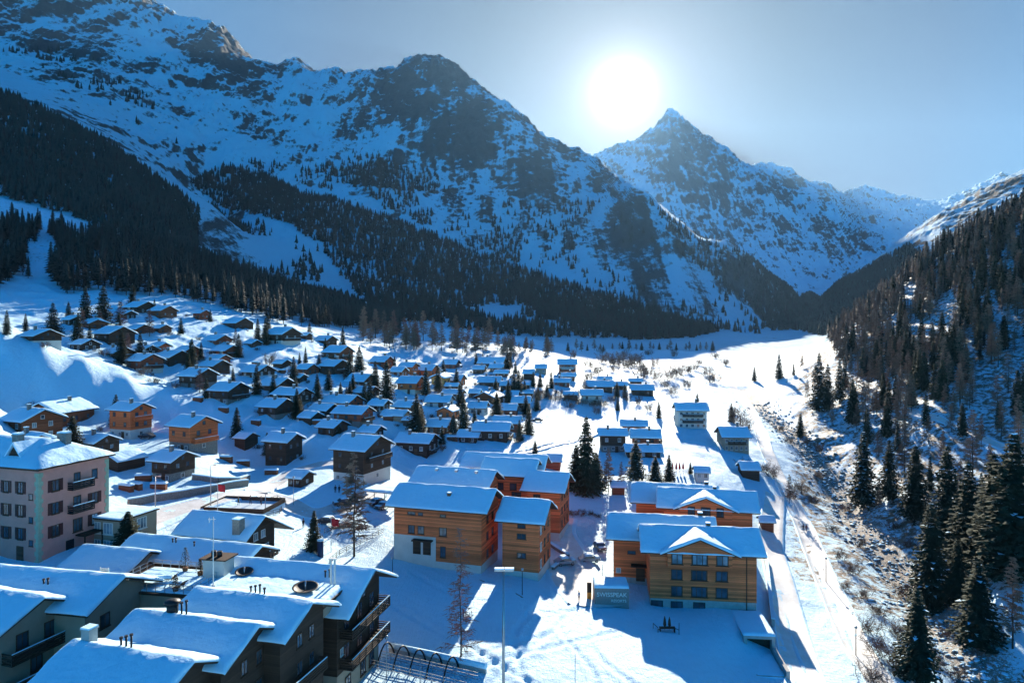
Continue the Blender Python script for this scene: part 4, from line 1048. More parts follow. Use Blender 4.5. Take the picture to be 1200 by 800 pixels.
mb = MB(); mb.tube([(0, 0, -4), (0, 0, 12.3)], [.09, .05], 8); mb.build('pole', M['wframe'], q)
mb = MB(); mb.obox((-.6, 0, 12.0), (.3, 0, 12.0), .06, .06); mb.obox((-.45, 0, 11.6), (-.45, 0, 12.2), .05, .05); mb.build('antenna', M['wframe'], q)
mb = MB(); mb.tube([(0, 0, 4.3), (0, 0, 4.6)], .2, 8); mb.build('collar', M['wframe'], q)
q = thing('double_flue', 'pair of white steel flues at the end of the sunlit flat roof', 'flue', tworld(TL - 1.4, 5.0, 0), TR)
for i in range(2):
    mb = MB(); mb.tube([(i * .5, 0, -.3), (i * .5, 0, 3.4)], .13, 8); mb.build('pipe', M['wframe'], q)
mb = MB(); mb.box(-.25, -.2, 3.4, .75, .2, 3.5); mb.build('cap', M['wframe'], q)
# ---- pink hotel
cnr = Vector((px2x(45, 97), 97, 6.3)); PR = R(-17)
exx = Vector((math.cos(PR), math.sin(PR), 0)); eyy = Vector((-math.sin(PR), math.cos(PR), 0))
PL, PW, PZ = 22.0, 11.6, 13.6
cen = cnr - exx * PL / 2 + eyy * PW / 2
t = thing('hotel', 'old pink plastered hotel with dark shutters, green corner stones and hipped snowy roof', 'hotel', cen, PR)
mb = MB(); mb.box(-PL / 2, -PW / 2, -4, PL / 2, PW / 2, PZ); mb.build('wall', M['pink'], t)
for sx, sy in ((1, -1), (1, 1)):
    mb = MB()
    for i in range(22):
        a = .75 if i % 2 else .5; z = -.5 + i * .62
        x1, y1 = sx * (PL / 2 + .05), sy * (PW / 2 + .05); x0, y0 = x1 - sx * a, y1 - sy * a
        mb.box(min(x0, x1), min(y0, y1), z, max(x0, x1), max(y0, y1), z + .62)
    mb.build('corner_stones', M['quoin'], t)
mb = MB(); mb.box(-PL / 2 - .7, -PW / 2 - .7, PZ, PL / 2 + .7, PW / 2 + .7, PZ + .28); rf = mb.build('roof', M['trim'], t)
mb = MB(); h = 3.0; a, b = PL / 2 + .75, PW / 2 + .75
zt = PZ + .28
nx, ny = 30, 18; V = []; Fc = []
for i in range(nx + 1):
    for j in range(ny + 1):
        x = -a + 2 * a * i / nx; y = -b + 2 * b * j / ny
        e = min(a - abs(x), b - abs(y)); V.append((x, y, zt + (.22 if e > .05 else 0) + min(e * .5, h) + .07 * math.sin(x * 1.3) * math.cos(y * 1.7)))
for i in range(nx):
    for j in range(ny): Fc.append((i * (ny + 1) + j, (i + 1) * (ny + 1) + j, (i + 1) * (ny + 1) + j + 1, i * (ny + 1) + j + 1))
mb.add(V, Fc, 0, True); mb.build('snow', M['snow'], rf)
for x, y, hh in ((PL / 2 - 8.6, -2.2, 1.8), (PL / 2 - 3.6, 1.4, 1.7), (PL / 2 - 5.6, 2.6, 1.4)):
    mb = MB(); mb.box(x - .6, y - .5, zt + 1, x + .6, y + .5, zt + 1.9 + hh, 0); mb.box(x - .7, y - .6, zt + 1.9 + hh, x + .7, y + .6, zt + 2.1 + hh, 0); mb.box(x - .6, y - .5, zt + 2.1 + hh, x + .6, y + .5, zt + 2.35 + hh, 1)
    mb.build('chimney', [M['stone'], M['snow']], rf)
mb = MB(); mb.prism([(-1.6, zt + .6), (1.6, zt + .6), (0, zt + 2.7)], 'y', -PW / 2 + 1.2, 0); o = mb.build('dormer', M['trim'], rf); o.location = (PL / 2 - 6.2, 0, 0)
mb = MB(); mb.prism([(-1.9, zt + .55), (0, zt + 2.95), (1.9, zt + .55), (1.9, zt + .8), (0, zt + 3.25), (-1.9, zt + .8)], 'y', -PW / 2 + .9, .2, sm=False); o2 = mb.build('dormer_snow', M['snow'], o); fix_normals(o2.data)
class _Face:  # pink hotel openings
    def __init__(s): s.root = t; s.L = PL; s.W = PW; s.rot = 0; s.off = Vector((0, 0, 0))
    W2 = Block.W2; win = Block.win; part = Block.part; balcony = Block.balcony; door = Block.door
pf = _Face()
for z in (10.9, 7.6, 4.3):
    pf.win('R', -3.2, z, 1.15, 1.7, 2, 'dframe', 'glass', True)
    if z < 10: pf.win('R', 3.3, z, 1.15, 1.7, 2, 'dframe', 'glassb' if z < 5 else 'glass', True)
    else: pf.win('R', 3.3, z + .4, 1.0, 1.5, 1, 'dframe')
    for u in (PL / 2 - 3.4, PL / 2 - 6.2, PL / 2 - 9.0, PL / 2 - 11.8): pf.win('F', u, z, 1.0, 1.7, 2, 'dframe', 'glass', True)
    pf.win('F', PL / 2 - 1.4, z - 1.2, .8, .9, 1, 'dframe')
pf.win('R', .3, 11.0, 1.1, 2.2, 2, 'dframe', 'glass', False, name='balcony_door'); pf.win('R', .3, 7.5, 1.3, 2.2, 2, 'dframe', 'glass', False, name='balcony_door'); pf.win('R', .4, 4.2, 1.6, 2.0, 3, 'dframe')
for z in (9.9, 6.4): pf.balcony('R', -1.3, 2.4, z, 1.1, 'black', 1.0)
pf.door('R', -.9, .1, 1.3, 2.2, 'black'); pf.door('F', PL / 2 - 3.5, .2, 1.3, 2.3, 'dframe')
mb = MB(); mb.box(PL / 2 + .01, 0, 2.6, PL / 2 + 1.8, 3.4, 2.8); mb.box(PL / 2 + 1.6, .1, 0, PL / 2 + 1.75, .25, 2.6); mb.box(PL / 2 + 1.6, 3.1, 0, PL / 2 + 1.75, 3.25, 2.6); mb.build('porch', M['trim'], t)
pf.win('R', 4.4, 1.4, 1.6, 1.8, 2, 'dframe', 'glassb', False)
# low cream annexe to its right
an = thing('annexe', 'low cream annexe with large panes joined to the pink hotel', 'annexe', P(140, 632, 108), PR)
mb = MB(); mb.box(-4, -3, -3, 3.4, 4, 5.2); mb.build('wall', M['beige'], an)
mb = MB(); mb.box(-4.3, -3.3, 5.2, 3.7, 4.3, 5.45); mb.build('roof', M['trim'], an)
mb = snow_slab(-4.3, -3.3, 3.7, 4.3, 5.45, 5.6, .3, 5); mb.build('snow', M['snow'], an)
for z in (3.9, 1.2):
    for u in (-1.4, 1.0):
        o = inst('window', wmesh(3, 'wframe'), an, (u, -3, z), 0, (1.9, 1, 1.8)); inst('pane', pmesh('glassb'), o, (0, 0, 0))
        o = inst('window', wmesh(3, 'wframe'), an, (3.4, u, z), R(90), (1.9, 1, 1.8)); inst('pane', pmesh('glassb'), o, (0, 0, 0))
# ================================================================== TREES
def m_foliage(name, lo, hi, scale=.25):
    m, nt, b = material(name, .85, .1); p = N(nt, 'ShaderNodeNewGeometry'); oi = N(nt, 'ShaderNodeObjectInfo')
    f = mth(nt, 'ADD', mth(nt, 'MULTIPLY', noise(nt, scale, 5, .65, p.outputs['Position']), .8), mth(nt, 'MULTIPLY', oi.outputs['Random'], .25))
    nt.links.new(ramp(nt, f, [(.3, lo), (.75, hi)]), b.inputs['Base Color']); return m
M['spruce'] = m_foliage('spruce_needles', (.014, .027, .018), (.055, .072, .042), .5)
M['larch'] = m_foliage('bare_larch_twigs', (.15, .095, .070), (.42, .27, .19), .4)
M['farwood'] = m_foliage('far_conifers', (.010, .018, .017), (.036, .046, .038), .012)
M['farlarch'] = m_foliage('far_larches', (.016, .013, .013), (.040, .030, .026), .02)
M['slopelarch'] = m_foliage('slope_larches', (.11, .075, .055), (.30, .20, .15), .05)
M['twig'] = m_foliage('bare_twigs', (.08, .05, .036), (.24, .15, .11), .8)
M['pinktwig'] = m_foliage('reddish_larch_twigs', (.17, .085, .065), (.38, .20, .16), .5)
def spruce_mesh(seed, h=16, rad=3.2, dens=1.0, snow=.0, first=.06, sp=.5):
    rs = random.Random(seed); V = []; Fc = []; Mi = []
    def tri(a, b, c, m): i = len(V); V.extend((a, b, c)); Fc.append((i, i + 1, i + 2)); Mi.append(m)
    z = h * first
    while z < h * .985:
        t = (z - h * first) / (h * (1 - first)); r = rad * (1 - t) ** .85 * rs.uniform(.72, 1.12) * (.75 + .25 * min(1, t * 8)) + .12
        n = int((6 + 7 * (1 - t)) * dens) + 3; a0 = rs.random() * 6.28
        for k in range(n):
            a = a0 + 6.283 * k / n + rs.uniform(-.3, .3); rr = r * rs.uniform(.6, 1.15)
            ca, sa = math.cos(a), math.sin(a); droop = .38 - .5 * t + rs.uniform(-.1, .12); m = max(2, int(rr / sp))
            for j in range(m):
                q0 = rr * (j + .15) / m; q1 = rr * (j + 1.25) / m
                zz = z - droop * q0 + .10 * (q0 / max(rr, .1)) ** 2 * rr; z1 = z - droop * q1 + .10 * rr - rs.uniform(0, .2)
                w = (.58 * sp * 2 * (1 - j / m * .45)) * rs.uniform(.7, 1.35)
                p = Vector((ca * q0, sa * q0, zz)); e = Vector((ca * q1, sa * q1, z1)); sd = Vector((-sa, ca, 0))
                for sg in (-1, 1):
                    o = e * .75 + p * .25 + sd * sg * w + Vector((0, 0, -rs.uniform(.1, .4) * w * 1.4))
                    tri(p, e, o, 0)
                if rs.random() < .55: tri(p + sd * .1, e * .6 + p * .4 - Vector((0, 0, rs.uniform(.3, .7) * sp * 1.5)), e, 0)
                if snow and rs.random() < snow:
                    up = Vector((0, 0, .10)); tri(p + up + sd * w * .7, p + up - sd * w * .7, e + up, 1)
        z += h * .022 * rs.uniform(.7, 1.3) / dens ** .5
    for k in range(5):
        a = k * 1.256; tri(Vector((.10 * math.cos(a), .10 * math.sin(a), h * .95)), Vector((.1 * math.cos(a + 1.2), .1 * math.sin(a + 1.2), h * .95)), Vector((0, 0, h)), 0)
    me = bpy.data.meshes.new('crown'); me.from_pydata([tuple(v) for v in V], [], Fc); me.polygons.foreach_set('material_index', Mi); me.update()
    me.materials.append(M['spruce']); me.materials.append(M['snow']); return me
def trunk_mesh(h, r0, seed):
    rs = random.Random(seed); n = 7; mb = MB()
    pts = [(rs.uniform(-.05, .05) * i, rs.uniform(-.05, .05) * i, -1.0 + (h + 1) * i / n) for i in range(n + 1)]
    mb.tube(pts, [r0 * (1 - .93 * i / n) for i in range(n + 1)], 7); me = mb.mesh('trunk'); me.materials.append(M['bark']); return me
def larch_mesh(seed, h=15, rad=2.4, mat='larch', dens=1.0, first=.2, tw=1.0):
    rs = random.Random(seed); V = []; Fc = []
    def rib(p, q, w):
        d = (q - p); s = d.cross(Vector((0, 0, 1))); s = (s.normalized() if s.length > 1e-4 else Vector((1, 0, 0))) * w * tw; u = Vector((0, 0, w * tw))
        i = len(V); V.extend((p - s, p + s, q)); Fc.append((i, i + 1, i + 2)); i = len(V); V.extend((p - u, p + u, q)); Fc.append((i, i + 1, i + 2))
    z = h * first
    while z < h * .98:
        t = (z / h - first) / (1 - first); r = rad * (1 - t) ** .7 * rs.uniform(.6, 1.15) + .15
        for k in range(rs.randint(3, 5)):
            a = rs.random() * 6.283; rr = r * rs.uniform(.6, 1.15); d = Vector((math.cos(a), math.sin(a), rs.uniform(-.15, .25)))
            p = Vector((0, 0, z)); e = p + d * rr; rib(p, e, .05)
            for j in range(int((7 + rr * 4.5) * dens)):
                f = rs.uniform(.2, 1); b = p.lerp(e, f); L = rs.uniform(.4, 1.0) * (.45 + rr * .3)
                dd = Vector((d.x + rs.uniform(-1, 1), d.y + rs.uniform(-1, 1), rs.uniform(-.8, .35))).normalized(); rib(b, b + dd * L, .05 + .045 * rs.random())
        z += h * .022 * rs.uniform(.6, 1.4)
    me = bpy.data.meshes.new('crown'); me.from_pydata([tuple(v) for v in V], [], Fc); me.update(); me.materials.append(M[mat]); return me
def bush_mesh(seed, r=1.6, h=2.0, mat='twig', stems=16):
    rs = random.Random(seed); V = []; Fc = []
    def strip(p, q, w):
        d = q - p; s = d.cross(Vector((rs.uniform(-1, 1), rs.uniform(-1, 1), rs.uniform(-1, 1)))); s = (s.normalized() if s.length > 1e-4 else Vector((1, 0, 0))) * w
        i = len(V); V.extend((p - s, p + s, q + s * .4, q - s * .4)); Fc.append((i, i + 1, i + 2, i + 3))
    for k in range(stems):
        a = rs.random() * 6.283; p = Vector((rs.uniform(-.4, .4) * r, rs.uniform(-.4, .4) * r, -.15)); d = Vector((math.cos(a) * rs.uniform(.1, .8), math.sin(a) * rs.uniform(.1, .8), 1)).normalized()
        q = p + d * h * rs.uniform(.55, 1.0); mid = p.lerp(q, .5) + Vector((rs.uniform(-.15, .15), rs.uniform(-.15, .15), 0)) * r
        strip(p, mid, .03); strip(mid, q, .022)
        for j in range(16):
            f = rs.uniform(.2, 1); b = p.lerp(mid, f * 2) if f < .5 else mid.lerp(q, f * 2 - 1)
            e = b + Vector((d.x + rs.uniform(-1.1, 1.1), d.y + rs.uniform(-1.1, 1.1), rs.uniform(-.1, 1.0))) * rs.uniform(.2, .5) * r * .7; strip(b, e, .016)
            for m in range(3):
                g = b.lerp(e, rs.uniform(.4, 1)); strip(g, g + Vector((rs.uniform(-1, 1), rs.uniform(-1, 1), rs.uniform(-.2, 1))) * .28, .012)
    me = bpy.data.meshes.new('bush'); me.from_pydata([tuple(v) for v in V], [], Fc); me.update(); me.materials.append(M[mat]); return me
SPR = [(spruce_mesh(100 + i, 16, 3.0 + .35 * (i % 3), 1.0, [.0, .02, .04, .10, .0][i], .05 + .03 * (i % 2), .5), trunk_mesh(14, .26, i)) for i in range(5)]
LAR = [(larch_mesh(200 + i, 15, 2.5 + .3 * (i % 2), 'larch', 1.35), trunk_mesh(14.4, .2, 20 + i)) for i in range(3)]
PNK = [(larch_mesh(230 + i, 15, 2.9, 'pinktwig', 1.3, .12), trunk_mesh(14.4, .2, 30 + i)) for i in range(2)]
def plant(kind, px, py, top, label, width=1.0, group=None, var=None, D=None):
    """tree standing at a survey position, its tip at row top"""
    p = P(px, py, D); h = (py - top) * p.y / F
    lib, h0, nm, cat = {'s': (SPR, 16, 'spruce_tree', 'tree'), 'l': (LAR, 15, 'larch_tree', 'tree'), 'p': (PNK, 15, 'larch_tree', 'tree')}[kind]
    me, tr = lib[(var if var is not None else random.randrange(len(lib))) % len(lib)]
    t = thing(nm, label, cat, p, random.random() * 6.28, group); k = h / h0; t.scale = (k * width, k * width, k)
    inst('trunk', tr, t, (0, 0, 0)); inst('crown', me, t, (0, 0, 0)); return t
T = '''
s 8 392 363|spruce at the far left rim of the snowy knoll|1
s 30 388 367|small spruce on the knoll rim behind the low dark chalet roof|1
s 62 392 354|broadest dark spruce on the upper left behind the knoll rim|1.5
s 88 394 378|slim spruce beside the small chalet peeping over the rim|.9
s 105 405 381|dark spruce between the peeping chalet and the tall dark one|1.2
s 100 380 335|left one of two giant spruces below the left wood|1.3
s 121 380 334|right one of two giant spruces below the left wood|1.3
p 97 386 362|reddish larch nearest the wide low dark chalet|1.1
p 117 384 361|reddish larch before the giant spruces|1
p 141 382 352|pale pink larch beneath the uppermost chalets|1.5
p 175 394 361|tall reddish larch in the middle of the upper left village|1.1
p 150 414 389|reddish larch rising behind the white based chalet|1.2
s 223 427 401|slim dark spruce beside the reddish gable in the left village|.8
s 212 392 372|dark spruce right of the reddish larches|1.2
s 302 402 373|left one of the twin tall spruces by the big upper chalet|1.2
s 311 403 372|right one of the twin tall spruces by the big upper chalet|1.1
p 276 404 385|reddish larch behind the pink brown house|1
s 344 449 417|broad spruce right of the long roofed chalet|1.3
s 351 427 413|small spruce on the upper snow patch edge|1
s 358 427 406|slim spruce left of the narrow reddish gable|.9
s 385 457 432|left one of the twin spruces in the middle village|1.3
s 373 457 444|short spruce left of the twin spruces|1.2
s 273 448 430|round dark spruce by the long roofed chalet|1.1
p 234 460 432|brownish conifer before the large dark knoll chalet|1.4
s 399 462 447|low spruce in front of the twin spruces|1.2
s 410 462 446|low bushy spruce right of the twin spruces|1.3
s 427 469 447|spruce before the chalet with low eaves|1.2
s 421 436 405|big spruce in the upper village right of the balcony chalet|1.6
s 453 468 421|tallest and darkest spruce of the village|1.35
s 488 507 460|big middle spruce above the wide dark chalet|1.35
s 543 505 464|right middle spruce above the timber hotel|1.3
s 556 496 477|small spruce right of the right middle spruce|1.2
s 502 459 447|small spruce by the pale yellow gable|1.2
s 582 488 459|round headed spruce among the right hand chalets|1.7
s 604 438 423|slim spruce under the snowy bank|1.3
s 612 449 438|small spruce below the narrow dark barn|1.3
s 633 454 436|spruce in the gap left of the red low house|1.4
s 641 464 448|spruce at the left end of the farm hedge|1.3
s 646 455 435|tall spruce touching the red low house|1.2
l 640 424 394|lone tall larch beside the narrow beige house|1
p 685 458 444|reddish bushy tree left of the white fronted farmhouse|2
s 723 465 447|left dark spruce by the long timber farm house|1.3
s 732 466 450|right dark spruce by the long timber farm house|1.2
s 724 481 464|spruce standing alone below the farmhouse hedge|1.1
s 772 490 470|spruce on the bright slope left of the balcony house|1.1
s 817 472 460|small spruce behind the balcony house|1.3
s 687 578 486|highest spruce of the valley clump behind the timber hotels|1.1
s 675 574 520|shorter spruce left of the highest valley spruce|1.5
s 699 575 530|dark spruce right of the highest valley spruce|1.6
l 713 576 525|thin larch right of the valley spruce clump|.8
s 745 562 514|broad spruce before the house with a wide roof|1.5
s 768 566 534|low broad spruce in the middle of the wide clump|1.8
s 784 564 532|right end spruce of the wide clump|1.3
s 809 555 541|small snowy spruce beside the tower like cabin|1.2
s 627 533 515|little spruce at the edge of the open snow field|1.3
s 368 646 597|spruce on the snow by the village square|1.2
s 150 655 598|broad spruce between the pink hotel and the flat roofs|1.9
l 415 652 528|tall bare larch on the slope by the square|.9
s 430 562 548|small dark spruce by the arcaded chalet|1.8
s 395 508 492|low spruce behind the square barns|2
s 85 530 486|dark pine between the brown houses at the left|1.7
s 913 444 414|lone dark spruce on the sunny right slope|1.2
s 884 447 429|small spruce on the sunny flat by the stream|1.2
s 857 494 472|slim dark spruce by the beige house|1.1
s 960 482 412|tall spruce cluster leader beside the bright stream bend|1.0
s 970 480 425|second spruce of the cluster by the bright stream bend|1.0
s 938 512 484|small spruce left of the stream cluster|1.4
s 984 470 420|dark spruce right of the stream bend cluster|1.0
s 1012 594 505|tall spruce on the near bank of the boulder stream|1.2
s 1042 585 514|straight spruce with clear trunk on the right bank|1.1
s 1073 606 520|dark spruce on the right bank between two snow patches|1.3
s 1135 668 538|dark spruce tower in the dense right hand group|1.2
s 1165 672 528|widest dark spruce of the dense right hand group|1.4
s 1188 676 505|tall dark spruce at the right edge of the picture|1.3
s 1110 640 520|slender dark spruce behind the dense right hand group|1.1
s 1091 712 588|large spruce leaning over the boulder stream|1.15
s 1075 797 688|nearest large spruce at the stream in the lower right|1.25
s 1146 757 655|snow flecked spruce alone in the lower right corner|1.5
l 1187 760 650|bare brown larch at the right edge below the dense group|.8
s 1122 705 630|snow dusted spruce behind the stream boulders|1.3
l 1140 560 478|thin larch above the forest path on the right|.8
l 1060 560 490|thin larch by the forest path end|.8
l 1195 560 480|thin larch where the forest path leaves the picture|.8
l 728 577 540|small bare larch left of the broad clump|.8
l 925 590 555|bare young larch beside the walking track|.9
'''
for ln in T.strip().split('\n'):
    a, lab, w = ln.split('|'); f = a.split(); plant(f[0], float(f[1]), float(f[2]), float(f[3]), lab, float(w))
LAR.append((larch_mesh(250, 15, 2.6, 'pinktwig', .55, .1, .65), trunk_mesh(14.6, .13, 66)))
plant('l', 540, 836, 672, 'slender reddish larch in front of the blue shaded snow field', .8, D=87, var=3); LAR.pop()
# rows of larches between village and wood, and orchard like trees of the upper village
larch_row = []
rs_ = random.Random(5)
for i in range(46):
    px = 424 + rs_.random() * 178; py = 398 + (px - 430) * .10 + rs_.uniform(-8, 8)
    if px > 530 and py < 402: py += 8
    plant('l' if rs_.random() < .75 else 'p', px, py, py - rs_.uniform(22, 36), 'brown bare larch in the row along the upper village edge', 1.1, 'larches along the upper village edge')
for i in range(14):
    px = 615 + rs_.random() * 40 if i < 8 else 590 + rs_.random() * 30; py = 414 + rs_.uniform(-4, 4)
    plant('l', px, py, py - rs_.uniform(12, 22), 'small brown larch on the snowy bank above the houses', 1.2, 'small larches on the snowy bank')
# ------------------------------------------------------------ far woods: one mass each
def tpl_conifer(seed, larch=False):
    rs = random.Random(seed); V = []; Fc = []
    tiers = 7 if not larch else 7
    for k in range(tiers):
        z0 = .08 + .8 * k / tiers; z1 = min(1.0, z0 + .26 + .06 * rs.random()); r = (.19 if not larch else .15) * (1 - k / tiers) ** .8 * rs.uniform(.8, 1.15) + .02
        n = 9; b = len(V); a0 = rs.random() * 6
        for j in range(n):
            a = a0 + 6.283 * j / n; rr = r * (1.15 if j % 2 else .45) * rs.uniform(.7, 1.2)
            V.append((rr * math.cos(a), rr * math.sin(a), z0 - (.05 if j % 2 else -.04) + rs.uniform(-.03, .03)))
        V.append((rs.uniform(-.01, .01), rs.uniform(-.01, .01), z1))
        Fc += [(b + j, b + (j + 1) % n, b + n) for j in range(n) if not (larch and j % 3 == 0)]
    b = len(V); V += [(-.012, -.012, -.1), (.012, -.012, -.1), (0, .014, -.1), (0, 0, .3)]; Fc += [(b, b + 1, b + 3), (b + 1, b + 2, b + 3), (b + 2, b, b + 3)]
    return np.array(V), np.array(Fc)
def tpl_branchy(seed, tiers=13, larch=False):
    rs = random.Random(seed); V = []; Fc = []
    for k in range(tiers):
        t = k / tiers; z = .14 + .84 * t; r = (.17 if not larch else .14) * (1 - t) ** .8 + .015; n = 8 if not larch else 6; a0 = rs.random() * 6
        for j in range(n):
            a = a0 + 6.283 * j / n + rs.uniform(-.25, .25); rr = r * rs.uniform(.65, 1.2); ca, sa = math.cos(a), math.sin(a); w = rr * rs.uniform(.28, .5) * (1 if not larch else .6); b = len(V)
            V += [(0, 0, z + .05), (ca * rr * .6 - sa * w, sa * rr * .6 + ca * w, z - .02), (ca * rr, sa * rr, z - .035), (ca * rr * .6 + sa * w, sa * rr * .6 - ca * w, z - .02)]
            Fc += [(b, b + 1, b + 2), (b, b + 2, b + 3)]
    b = len(V); V += [(-.013, -.01, -.1), (.013, -.01, -.1), (0, .015, -.1), (0, 0, 1.0)]; Fc += [(b, b + 1, b + 3), (b + 1, b + 2, b + 3), (b + 2, b, b + 3)]
    return np.array(V), np.array(Fc)
CB = [tpl_branchy(60 + i) for i in range(4)]; LB = [tpl_branchy(70 + i, 12, True) for i in range(3)]
CT = [tpl_conifer(i) for i in range(4)]; LT = [tpl_conifer(10 + i, True) for i in range(3)]
def wood(name, pts, hs, larch, label=None, lm='farlarch', fine=False):
    Vs = []; Fs = []; Ms = []; off = 0; g = np.random.default_rng(3)
    for ti, (tp, sel) in enumerate([(CB if fine else CT, ~larch), (LB if fine else LT, larch)]):
        idx = np.nonzero(sel)[0]
        for k in range(len(tp)):
            ii = idx[k::len(tp)]
            if not len(ii): continue
            V, Fq = tp[k]; a = g.random(len(ii)) * 6.283; c, q = np.cos(a)[:, None], np.sin(a)[:, None]; h = hs[ii][:, None]; w = h * g.uniform(.8, 1.25, len(ii))[:, None]
            X = pts[ii, 0][:, None] + (V[None, :, 0] * c - V[None, :, 1] * q) * w; Y = pts[ii, 1][:, None] + (V[None, :, 0] * q + V[None, :, 1] * c) * w
            Z = pts[ii, 2][:, None] + V[None, :, 2] * h
            Vs.append(np.stack([X, Y, Z], -1).reshape(-1, 3)); Fs.append((Fq[None] + (np.arange(len(ii)) * len(V))[:, None, None]).reshape(-1, 3) + off); Ms.append(np.full(len(ii) * len(Fq), ti)); off += len(ii) * len(V)
    me = np_mesh(name, np.concatenate(Vs), np.concatenate(Fs), False, np.concatenate(Ms))
    o = new_obj(name, me, [M['farwood'], M[lm]]); return tag(o, label, 'forest', None, 'stuff')
def inpoly(x, y, poly):
    r = np.zeros(np.shape(x), bool); n = len(poly)
    for i in range(n):
        (x0, y0), (x1, y1) = poly[i], poly[(i + 1) % n]
        c = ((y0 > y) != (y1 > y)) & (x < (x1 - x0) * (y - y0) / (y1 - y0 + 1e-9) + x0); r ^= c
    return r
MA = np.abs(np.gradient(MX, axis=1) * np.gradient(MD, axis=0))
def scatter_mountain(poly, spacing, seed, dmin=0, dmax=9000, clump=0.0):
    m = inpoly(MPX, MPY, poly) & (MD > dmin) & (MD < dmax)
    ii = np.nonzero(m.ravel())[0]
    if not len(ii): return np.zeros((0, 3))
    a = MA.ravel()[ii]; n = int(a.sum() / spacing); g = np.random.default_rng(seed); k = g.choice(ii, size=min(n, 16000), p=a / a.sum())
    q = np.stack([MX.ravel()[k], MD.ravel()[k], MZ.ravel()[k]], -1)
    q[:, 0] += g.uniform(-1, 1, len(q)) * 1.5 * q[:, 1] / F; 
    if clump:
        v = fbm(q[:, 0] / 90, q[:, 1] / 140, 4, seed); q = q[v > clump - .5]
    return q
WOODS = [
 ('forest', 'black green spruce wood on the left hand spur', [dict(poly=[(-90,88),(0,110),(60,134),(130,172),(200,222),(234,246),(230,300),(212,330),(120,335),(-90,345)], spacing=26, seed=1, dmin=640, dmax=1090)], .1),
 ('forest', 'long dark wood belt slanting down to the valley floor', [
   dict(poly=[(222,215),(262,195),(310,206),(345,224),(400,238),(470,262),(540,290),(610,315),(700,345),(780,368),(845,388),(810,396),(740,399),(690,380),(600,352),(520,337),(450,322),(400,302),(340,262),(260,244)], spacing=34, seed=2, dmin=640, dmax=1900),
   dict(poly=[(340,262),(400,302),(450,322),(520,337),(600,352),(690,380),(740,395),(700,397),(600,394),(520,388),(455,380),(420,345)], spacing=80, seed=22, dmin=640, dmax=1900, clump=.2),
   dict(poly=[(150,330),(230,315),(300,335),(400,350),(470,378),(300,392),(150,372)], spacing=30, seed=3, dmin=640, dmax=1200)], .35),
 ('forest', 'scattered dark conifers on the avalanche slopes of the left massif', [
   dict(poly=[(238,240),(330,262),(400,345),(300,345),(235,325)], spacing=120, seed=4, dmin=640, clump=.45),
   dict(poly=[(0,60),(60,85),(180,160),(260,190),(350,215),(480,255),(600,312),(700,342),(650,270),(560,225),(470,190),(330,150),(200,120),(90,60)], spacing=330, seed=5, dmin=1000, dmax=3000, clump=.55),
   dict(poly=[(380,200),(460,190),(560,240),(640,300),(600,312),(480,258)], spacing=110, seed=55, dmin=1000, dmax=2900, clump=.5),
   dict(poly=[(590,240),(700,235),(800,290),(900,340),(940,365),(890,392),(800,384),(700,345)], spacing=190, seed=6, dmin=900, dmax=3300, clump=.45)], .2),
 ('forest', 'dark wood along the ridge and foot of the valley end', [
   dict(poly=[(760,236),(820,283),(868,297),(935,350),(965,384),(905,388),(862,345),(800,302)], spacing=80, seed=7, dmin=900, dmax=3400),
   dict(poly=[(935,354),(1000,326),(1064,290),(1085,300),(1030,345),(965,394),(925,385)], spacing=42, seed=8, dmin=640, dmax=2300)], .2),
]
for nm, lab, parts, lf in WOODS:
    q = np.concatenate([scatter_mountain(**d) for d in parts]); g = np.random.default_rng(len(q))
    far = np.clip(q[:, 1] / 1500, .9, 1.25)
    wood(nm, q - np.array([0, 0, .5]), g.uniform(11, 19, len(q)) * far, g.random(len(q)) < lf, lab)
# wood on the valley ground (left) and the steep right bank
def scatter_ground(poly, spacing, seed, px0, px1, d0, d1, holes=()):
    g = np.random.default_rng(seed); n = int((px1 - px0) / F * (d1 ** 2 - d0 ** 2) / 2 / spacing)
    D = np.sqrt(g.uniform(d0 ** 2, d1 ** 2, n)); px = g.uniform(px0, px1, n); z = ground(px, D); py = z2py(z, D)
    m = inpoly(px, py, poly)
    for h in holes: m &= ~inpoly(px, py, h)
    return np.stack([px2x(px, D), D, z], -1)[m], px[m], py[m]
q, a, b = scatter_ground([(-90,362),(0,352),(60,346),(120,342),(170,350),(250,358),(330,380),(420,386),(470,392),(470,330),(-90,250)], 44, 11, -90, 470, 300, 650, [[(0,335),(60,325),(75,350),(0,360)], [(28,290),(60,280),(75,320),(40,330)]])
g = np.random.default_rng(8); wood('forest', q, g.uniform(11, 20, len(q)), g.random(len(q)) < .15, 'dark wood with bare trunks at the edge of the upper left village', 'farlarch', True)
SLOPE = [(968,392),(985,372),(1040,335),(1090,303),(1140,274),(1200,234),(1290,170),(1290,470),(1200,455),(1150,440),(1110,462),(1050,455),(1015,450),(985,432)]
q, a, b = scatter_ground(SLOPE, 21, 12, 955, 1290, 205, 450, [[(1068,405),(1112,345),(1128,362),(1092,412)], [(1150,440),(1200,415),(1230,480),(1140,470)]])
q2, a2, b2 = scatter_ground([(985,432),(1015,450),(1110,462),(1150,440),(1200,455),(1290,470),(1290,530),(1150,520),(1040,520),(990,500)], 75, 13, 970, 1290, 170, 330)
q = np.concatenate([q, q2]); a = np.concatenate([a, a2]); b = np.concatenate([b, b2])
g = np.random.default_rng(9); hs = g.uniform(8.5, 16.5, len(q)); lar = g.random(len(q)) < np.clip(.85 - (a - 980) / 500, .40, .85)
inside = (a > -5) & (a < 1205)
order = np.argsort(-(hs / q[:, 1]) * inside)
pick = order[:290]; rest = order[290:]
SM_ = []
